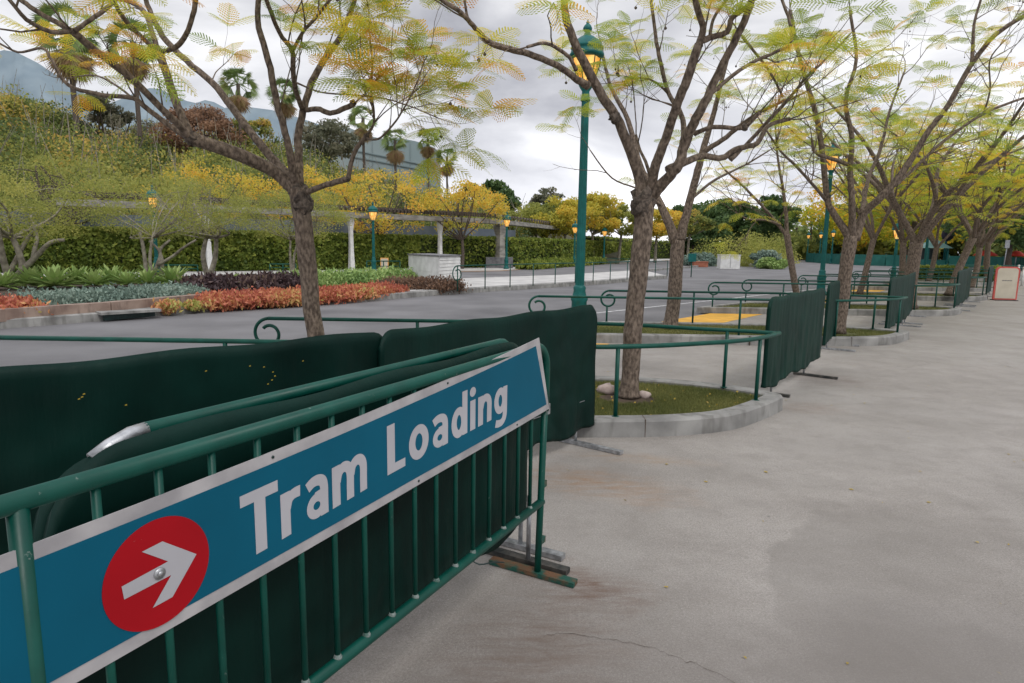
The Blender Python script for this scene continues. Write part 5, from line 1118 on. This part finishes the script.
# ================================================================== LAMPS
def lamp(lab, x, ytop, Y, base=None, seg=12, arms=False):
    b = base or AT(x, 250, Y); b = Vector((b.x, b.y, 0 if base is None else base.z)); top = AT(x, ytop, b.y).z if base is None else ytop
    root = thing('street_lamp', lab, 'street lamp', tuple(b), group='green lamp posts with amber lanterns'); H_ = top-b.z
    k = 1.0; m_ = MB(); zl = H_-1.02   # bottom of lantern glass
    fl = []
    m_.lathe((0, 0, 0), [(.19, 0), (.19, .10), (.15, .14), (.135, .20), (.13, .55), (.15, .60), (.12, .66), (.10, .74), (.11, .79), (.08, .84)], 16); m_.build('base', M['teal'], root)
    m_ = MB(); V = []; F = []; ns = 32
    zz = [.82, zl-.30]; 
    for z, rr in ((.82, .078), (1.6, .076), (zl-.25, .062)):
        for i in range(ns): a = 2*math.pi*i/ns; q = rr*(1 if i % 2 else .90); V.append((q*math.cos(a), q*math.sin(a), z))
    for j in range(2):
        for i in range(ns): F.append((j*ns+i, j*ns+(i+1) % ns, (j+1)*ns+(i+1) % ns, (j+1)*ns+i))
    m_.add(V, F, 0, False); m_.lathe((0, 0, 0), [(.062, zl-.26), (.085, zl-.24), (.07, zl-.20), (.06, zl-.1), (.10, zl-.04), (.12, zl-.005)], 14); m_.build('pole', M['teal'], root)
    m_ = MB(); m_.lathe((0, 0, 0), [(.105, zl), (.15, zl+.12), (.195, zl+.28), (.215, zl+.42)], 6); o = m_.build('lantern_glass', M['glow'], root)
    m_ = MB()
    for i in range(6):
        a = 2*math.pi*i/6; m_.tube([(q*math.cos(a)*1.04, q*math.sin(a)*1.04, zl+z) for q, z in ((.105, 0), (.15, .12), (.195, .28), (.215, .42))], .010, 5)
        a2 = a+math.pi/6; m_.tube([(q*math.cos(a2)*.93, q*math.sin(a2)*.93, zl+z) for q, z in ((.115, .02), (.20, .17), (.20, .25), (.15, .33))], .006, 4)
    m_.build('cage', M['iron'], root)
    m_ = MB(); m_.lathe((0, 0, 0), [(.225, zl+.42), (.275, zl+.44), (.285, zl+.475), (.265, zl+.50), (.25, zl+.555), (.27, zl+.57), (.255, zl+.60), (.20, zl+.68), (.12, zl+.74), (.06, zl+.77), (.05, zl+.80)], 18); o = m_.build('roof', M['iron'], root); o.data.materials[0] = M['teal']
    m_ = MB(); m_.lathe((0, 0, 0), [(.045, zl+.79), (.035, zl+.81), (.07, zl+.85), (.075, zl+.88), (.055, zl+.92), (.022, zl+.95), (.03, zl+.965), (.012, zl+.985), (.004, zl+1.02)], 12); m_.build('finial', M['teal'], root)
bL = AT(578.2, 334, 11.0); bL.z = .1
lamp('tall green fluted lamp post with lit amber lantern, rising beside the large rough barked tree', 0, AT(588, 19, 11.0).z, 0, base=bL)
bL2 = Vector((10.42, 21.7, .1)); lamp('green lamp post with lantern half hidden in leaves, behind the first fabric barrier pair', 0, AT(838, 138, 21.7).z, 0, base=bL2)
lamp('distant lit lamp post standing left of the white hut in front of the hedge', 373.5, 201, 35.5)
lamp('distant lit lamp post at left among the feathery trees', 156, 184, 28.5)
lamp('distant lit lamp post right of the grey column on its plinth', 506.5, 211, 44)
lamp('small far lamp post just left of the tall lamp pole', 574.5, 220, 52)
lamp('far lamp post in the golden row right of the tall lamp pole', 604, 225, 62)
lamp('far lamp post on the walkway seen between two trunks, street side', 896, 218, 32.3)
lamp('far lit lamp post left of the dark round sign', 926.5, 208, 36)
lamp('tiny far lamp down the road, leftmost of three', 807.5, 231, 92)
lamp('tiny far lamp down the road, middle of three', 819.8, 230, 84)
lamp('tiny far lamp down the road, rightmost of three', 832, 228, 78)

# ================================================================== SMALL THINGS FAR AND NEAR
# white hut
C0 = Vector((-2.58, 22.41, 0)); L0 = Vector((-4.05, 25.0, 0)); R0 = Vector((-2.0, 24.15, 0)); B0 = L0+R0-C0
root = thing('utility_hut', 'white painted board hut with a grey lid at the kerb across the road', 'hut', tuple(C0))
def rel(p): return p-C0
q = [rel(C0), rel(R0), rel(B0), rel(L0)]
m_ = MB(); m_.prism([(p.x, p.y) for p in q], .05, 1.17); m_.build('core', M['white'], root)
def boards(a, b, n, name, tilt=0):
    m_ = MB(); d = (b-a).normalized(); nn = Vector((d.y, -d.x, 0))
    for i in range(n):
        z0_ = .08+1.08*i/n; z1_ = z0_+1.08/n-.012; o0 = .012; o1 = .03-tilt
        V = [a+nn*.002+Vector((0, 0, z0_)), b+nn*.002+Vector((0, 0, z0_)), b+nn*.002+Vector((0, 0, z1_)), a+nn*.002+Vector((0, 0, z1_)), a+nn*o1+Vector((0, 0, z0_)), b+nn*o1+Vector((0, 0, z0_)), b+nn*o0+Vector((0, 0, z1_)), a+nn*o0+Vector((0, 0, z1_))]
        m_.add(V, [(0,1,2,3), (4,5,6,7), (0,1,5,4), (1,2,6,5), (2,3,7,6), (3,0,4,7)])
    m_.build(name, M['white'], root)
boards(q[0], q[1], 9, 'clapboard_side'); boards(q[3], q[0], 2, 'front_panel', .02)
m_ = MB(); cc = (q[0]+q[2])/2; m_.prism([((p.x-cc.x)*1.06+cc.x, (p.y-cc.y)*1.06+cc.y) for p in q], 1.172, 1.215); m_.build('lid', M['greytrim'], root)
# white cabinet across the road
c = G(730, 269, 0); root = thing('cabinet', 'low white cabinet across the road in front of the rounded yellow green shrub', 'cabinet', tuple(c)); m_ = MB(); m_.box(-.78, .78, 0, .9, 0, 1.08); m_.build('body', M['white'], root); m_ = MB(); m_.box(-.81, .81, -.03, .93, 1.083, 1.14); m_.build('top', M['white'], root); m_ = MB(); m_.box(-.015, .015, -.008, -.002, .08, 1.05); m_.build('door_gap', M['greytrim'], root)
c = G(701, 267, 0); m_ = MB(); m_.box(-.6, .6, 0, .8, 0, .40); m_.box(-.64, .64, -.04, .84, .40, .47); tag(m_.build('planter', M['terracotta'], loc=c), 'low terracotta planter left of the white cabinet', 'planter')
# beige board with red frame
cb = G(1004.5, 300.5, 0); root = thing('notice_board', 'beige notice board with a rounded red frame standing on the walkway at the right edge', 'sign board', tuple(cb), R(-8))
def rrect(w, h, z0_, r_, n=6):
    P = [(-w/2, z0_), (w/2, z0_)]
    P += [(w/2-r_+r_*math.cos(a), h-r_+r_*math.sin(a)) for a in np.linspace(0, math.pi/2, n)] + [(-w/2+r_+r_*math.cos(a), h-r_+r_*math.sin(a)) for a in np.linspace(math.pi/2, math.pi, n)]; return P
def xz_panel(P, y0, y1): 
    m_ = MB(); n = len(P); m_.add([(x, y0, z) for x, z in P]+[(x, y1, z) for x, z in P], [tuple(range(n)), tuple(range(2*n-1, n-1, -1))]+[(i, n+i, n+(i+1) % n, (i+1) % n) for i in range(n)]); return m_
xz_panel(rrect(.74, 1.14, .03, .14), 0, .06).build('frame', M['redframe'], root); xz_panel(rrect(.64, 1.09, .07, .10), -.006, .0).build('panel', M['beige'], root)
m_ = MB()
for i in range(11): m_.box(-.15+.028*i, -.15+.028*i+.02, -.010, -.0065, .655+.004*(i % 3), .69-.003*((i*7) % 3))
m_.build('small_print', M['greytrim'], root); m_ = MB(); m_.box(-.34, .34, -.15, .22, 0, .028); m_.build('base', M['darksteel'], root)
# small rails along the far pavement
def far_rail(lab, x0, x1, y, ybase, n=3):
    a = G(x0, ybase); b = G(x1, ybase); a.z = b.z = 0; h = AT(x0, y, a.y).z; root = thing('far_railing', lab, 'railing', tuple(a), group='short green railings along the far pavement'); m_ = MB(); d = b-a
    m_.tube([(0, 0, h), (d.x, d.y, h)], .035, 6); m_.tube([(0, 0, h*.55), (d.x, d.y, h*.55)], .025, 6); m_.build('rail', M['green'], root)
    for i in range(n): p = d*(i/(n-1)); m_ = MB(); m_.tube([(p.x, p.y, 0), (p.x, p.y, h)], .03, 6); m_.build('post', M['green'], root)
for a in (('short green railing below the straight trunk at the left', 52, 92, 264.5, 272), ('short green railing at the foot of the left distant lamp', 163, 198, 265, 273), ('short green railing left of the nearest trunk base in the distance', 270, 296, 264, 272, 3),
          ('short green railing around the grass pit beside the first distant lamp', 367, 400, 261, 272.5), ('green railing left of the grey column', 470, 492, 250.5, 267), ('green railing right of the grey column', 512, 528, 250.5, 266), ('long low green railing along the distant row', 536, 640, 258.5, 264, 9)): far_rail(*a)
# green and yellow road sign
c = G(118, 271.5); root = thing('road_sign', 'small green and yellow sign on a thin post in front of the hedge at left', 'sign', (c.x, c.y, 0)); k = c.y/FPX
m_ = MB(); m_.tube([(0, 0, 0), (0, 0, 1.62)], .03, 6); m_.build('post', M['galv'], root)
zt = AT(118, 239.5, c.y).z; zb = AT(118, 248, c.y).z; m_ = MB(); m_.box(-5*k, 6*k, -.05, -.03, zb, zt); m_.build('green_panel', noise_mat('sign_green', (.01, .22, .10), (.02, .30, .14), 4, .5, 0), root); m_ = MB(); m_.box(-9*k, -5.05*k, -.07, -.03, zb-.02, zt+.05); m_.build('yellow_panel', M['yellow'], root)
m_ = MB()
for i, (x0, x1) in enumerate(((-3, 1.5), (-3, 4), (-3, 2.5))): m_.box(x0*k, x1*k, -.054, -.0505, zt-.10-.11*i, zt-.06-.11*i)
m_.build('sign_lines', M['signwhite'], root)
# A-board on the far pavement
c = G(384.5, 270.5); root = thing('a_board', 'small beige board with an orange frame beside the first distant lamp', 'sign board', (c.x, c.y, 0)); m_ = MB(); m_.box(-.24, .24, 0, .05, .02, .75); m_.build('frame', M['orangeline'], root); m_ = MB(); m_.box(-.19, .19, -.01, -.002, .08, .70); m_.build('panel', M['beige'], root)
# grass pit + kerb by first distant lamp
c = G(383, 272); 
# twin white topped posts
for i, x in enumerate((539, 544)):
    c = G(x, 264); root = thing('post_light', ['left', 'right'][i]+' one of two thin green posts with white tops in front of the far hedge', 'post', (c.x, c.y, 0), group='white topped green posts'); h = AT(x, 247, c.y).z; m_ = MB(); m_.tube([(0, 0, 0), (0, 0, h)], .09, 8); m_.build('post', M['teal'], root); m_ = MB(); m_.lathe((0, 0, 0), [(.16, h), (.2, h+.12), (.1, h+.28)], 10); m_.build('top', M['white'], root)
# teal screens far right
def screen_fence(lab, pts, h):
    P = [G(x, y) for x, y in pts]; root = thing('screen_fence', lab, 'fence', tuple(P[0]), group='teal screen fences in the distance'); m_ = MB(); q = MB()
    for i in range(len(P)-1):
        a = P[i]-P[0]; b = P[i+1]-P[0]; m_.bar(a+Vector((0, 0, h/2)), b+Vector((0, 0, h/2)), .06, h)
        n = max(1, int((b-a).length/2.4))
        for j in range(n+1): p = a.lerp(b, j/n); q.tube([p, p+Vector((0, 0, h+.12))], .06, 5)
    m_.build('screen', M['tealfence'], root); o = q.build('fence_posts', M['green'], root)
screen_fence('teal screen fence in the distance between the second lamp post and the thick trunks', [(806, 262), (850, 265), (922, 267)], 1.2)
screen_fence('teal screen fence at the right edge behind the beige board', [(948, 267), (985, 268), (1060, 272)], 1.2)
# kiosk
c = G(931, 268); k = c.y/FPX; root = thing('kiosk', 'small green kiosk with a pale teal hipped roof beyond the walkway', 'kiosk', (c.x, c.y, 0)); h = AT(931, 248, c.y).z; ht = AT(931, 240, c.y).z; w = 9.5*k
for sx_, sy_ in ((-1, -1), (1, -1), (1, 1), (-1, 1)): m_ = MB(); m_.box(sx_*w-.08, sx_*w+.08, sy_*w*.8-.08, sy_*w*.8+.08, 0, h); m_.build('post', M['teal'], root)
m_ = MB(); m_.box(-w, w, -w*.78, w*.78, 0, h*.42); m_.build('counter', M['tealfence'], root); m_ = MB(); m_.box(-w*.95, w*.95, w*.5, w*.75, h*.43, h*.99); m_.build('back_wall', M['iron'], root)
m_ = MB(); v = [(-w*1.35, -w*1.15, h), (w*1.35, -w*1.15, h), (w*1.35, w*1.15, h), (-w*1.35, w*1.15, h), (-w*.4, 0, ht), (w*.4, 0, ht)]; m_.add(v, [(0,1,5,4), (1,2,5), (2,3,4,5), (3,0,4), (3,2,1,0)]); m_.build('roof', noise_mat('kiosk_roof', (.12, .25, .22), (.2, .33, .3), 2, .6, 0), root)
# round dark sign on a pole
c = G(943, 268); root = thing('round_sign', 'dark round sign on a tall teal pole right of the kiosk', 'sign', (c.x, c.y, 0)); k = c.y/FPX; zt = AT(943, 221, c.y).z; zc = AT(943, 234.5, c.y).z
m_ = MB(); m_.tube([(0, 0, 0), (0, 0, zt)], 1.0*k, 8); m_.build('pole', M['teal'], root); m_ = MB(); m_.tube([(0, -.12, zc), (0, -.2, zc)], 6.2*k, 24); m_.build('disc', M['darksign'], root)
# small sign on pale pole
c = G(1003, 271); root = thing('pole_sign', 'small grey sign on a thin pale pole rising behind the beige board', 'sign', (c.x, c.y, 0)); k = c.y/FPX; zt = AT(1006, 240, c.y).z; m_ = MB(); m_.tube([(0, 0, 0), (.1, 0, zt)], .05, 6); m_.build('pole', M['galv'], root); m_ = MB(); m_.box(-2*k, 2.6*k, -.1, -.06, AT(1006, 248, c.y).z, zt); m_.build('panel', M['galv'], root)
# red parasols
for i, (x, y, w) in enumerate(((986, 250, 19), (1017, 250.5, 14))):
    Y = 62; c = AT(x, y, Y); k = Y/FPX; root = thing('parasol', ['wide red parasol beyond the walkway left of the pale pole', 'red parasol at the right edge beyond the beige board'][i], 'parasol', (c.x, c.y, 0), group='red parasols'); m_ = MB(); m_.tube([(0, 0, 0), (0, 0, c.z)], .05, 6); m_.build('pole', M['galv'], root)
    m_ = MB(); m_.lathe((0, 0, 0), [(w*k*.55, c.z-.55), (w*k*.5, c.z-.42), (w*k*.25, c.z-.12), (.03, c.z)], 8); m_.build('canopy', M['red'], root)
# low dark hedges beyond the islands
hedge([G(916, 282), G(966, 282.5)], 1.0, .75, 2600, 'low clipped hedge seen under the handrails left of the leaning trunk', 8)
hedge([G(975, 280), G(994, 281)], 1.0, .7, 1500, 'short low hedge just left of the beige board', 9)
# pink building and pale gate far down the road
def far_block(name, lab, cat, x0, x1, y0, y1, Y, mat):
    a = AT(x0, y1, Y); b = AT(x1, y1, Y); t = AT(x0, y0, Y).z; root = thing(name, lab, cat, (a.x, a.y, 0)); w = b.x-a.x; m_ = MB(); m_.box(0, w, 0, 3, -.01, t*.86); m_.build('wall', M[mat], root); m_ = MB(); m_.prism([(-.2, -.2), (w+.2, -.2), (w+.2, 3.2), (-.2, 3.2)], t*.86+.003, t); m_.build('roof', M['white'], root)
    for i in range(3): m_ = MB(); m_.box(w*(.12+.3*i), w*(.27+.3*i), -.06, -.003, t*.15, t*.6); m_.build('window', M['greytrim'], root)
far_block('pink_building', 'small pinkish building far down the road', 'building', 775, 788, 243, 259, 125, 'pink'); far_block('pale_gatehouse', 'small pale gatehouse far down the road right of the pink building', 'building', 794, 804, 249, 259, 118, 'white')
# short pale posts far right
for i, x in enumerate((984, 1017, 1021.5)):
    c = G(x, (277, 281, 286)[i]); root = None; m_ = MB(); m_.tube([(0, 0, 0), (0, 0, .85)], .045, 8); m_.lathe((0, 0, .85), [(.06, 0), (.06, .05), (.02, .09)], 8)
    tag(m_.build('bollard', M['white'], loc=(c.x, c.y, 0)), ['short white post left of the beige board in front of the teal fence', 'short white post directly behind the right edge of the beige board', 'short white post at the right edge of the photo'][i], 'bollard', 'short white posts')
# fallen leaves on the walkway, fabric and in the islands
r = np.random.default_rng(5); n = 260
X = np.stack([r.uniform(-1, 8, n), r.uniform(1.8, 14, n), np.full(n, .006)], 1); Q = quads_at(X, .018, r); Q[:, :, 2] = .004+np.abs(Q[:, :, 2]-.006)*.35
o = qmesh('fallen_leaves', Q, r.uniform(0, 1, n), LF['litter']); tag(o, 'scattered tiny yellow leaves on the walkway and grass', 'leaf litter', kind='stuff')
n = 160; X = np.stack([r.uniform(-1, 2.6, n), r.uniform(5.4, 7, n), np.full(n, .14)], 1); X = X[inside(ins, X[:, 0], X[:, 1])]; o = qmesh('fallen_leaves', quads_at(X, .014, r), r.uniform(0, 1, len(X)), LF['litter']); tag(o, 'tiny yellow leaves lying in the grass of the nearest island', 'leaf litter', kind='stuff')

# hairline crack across the near walkway, kerb joints, pollen specks on the left fabric
r = np.random.default_rng(8); P = smooth([G(*p) for p in ((548, 634), (585, 636), (612, 640), (650, 648), (677, 659), (705, 668), (740, 686), (770, 705))], 6); V = []
for i, p in enumerate(P):
    p = p+Vector((r.normal()*.004, r.normal()*.005, .0035)); w_ = .0010*r.uniform(.5, 1.5); V += [p+Vector((0, w_, 0)), p-Vector((0, w_, 0))]
mb = MB(); mb.add(V, [(2*i, 2*i+1, 2*i+3, 2*i+2) for i in range(len(P)-1)]); tag(mb.build('crack', M['soil']), kind='structure')
mb = MB()
for k in range(2):
    for x, y0_, y1_ in ((1.14, 5.28, 5.40), (-.6, 5.19, 5.37)):
        p = OFF[k]; mb.box(p.x+x-.0025, p.x+x+.0025, p.y+y0_-.03, p.y+y1_+.02, .0, .1512)
tag(mb.build('kerb_joint', M['soil']), kind='structure')
a_ = Vector((-2.75, 1.35, 0)); b_ = Vector((-.70, 3.43, 0)); d_ = (b_-a_).normalized(); n_ = Vector((d_.y, -d_.x, 0)); Q = []
for x, y in ((84, 394), (82, 397), (79, 399), (126, 405), (206, 371), (264, 367), (273, 372), (275, 376), (272, 380), (303, 361), (268, 384), (250, 366)):
    o_ = Vector((0, 0, CH)); rr_ = ray(x, y); t = (a_+n_*.05-o_).dot(n_)/rr_.dot(n_); c = o_+rr_*t; q = .0045
    Q.append([tuple(c+d_*i*q+Vector((0, 0, j*q))) for i, j in ((-1, -.6), (1, -.4), (.8, .7), (-.7, .5))])
o = qmesh('fallen_leaves', np.array(Q), r.uniform(0, .5, len(Q)), LF['litter']); tag(o, 'tiny yellow leaf specks stuck on the left dark fabric barrier', 'leaf litter', kind='stuff')
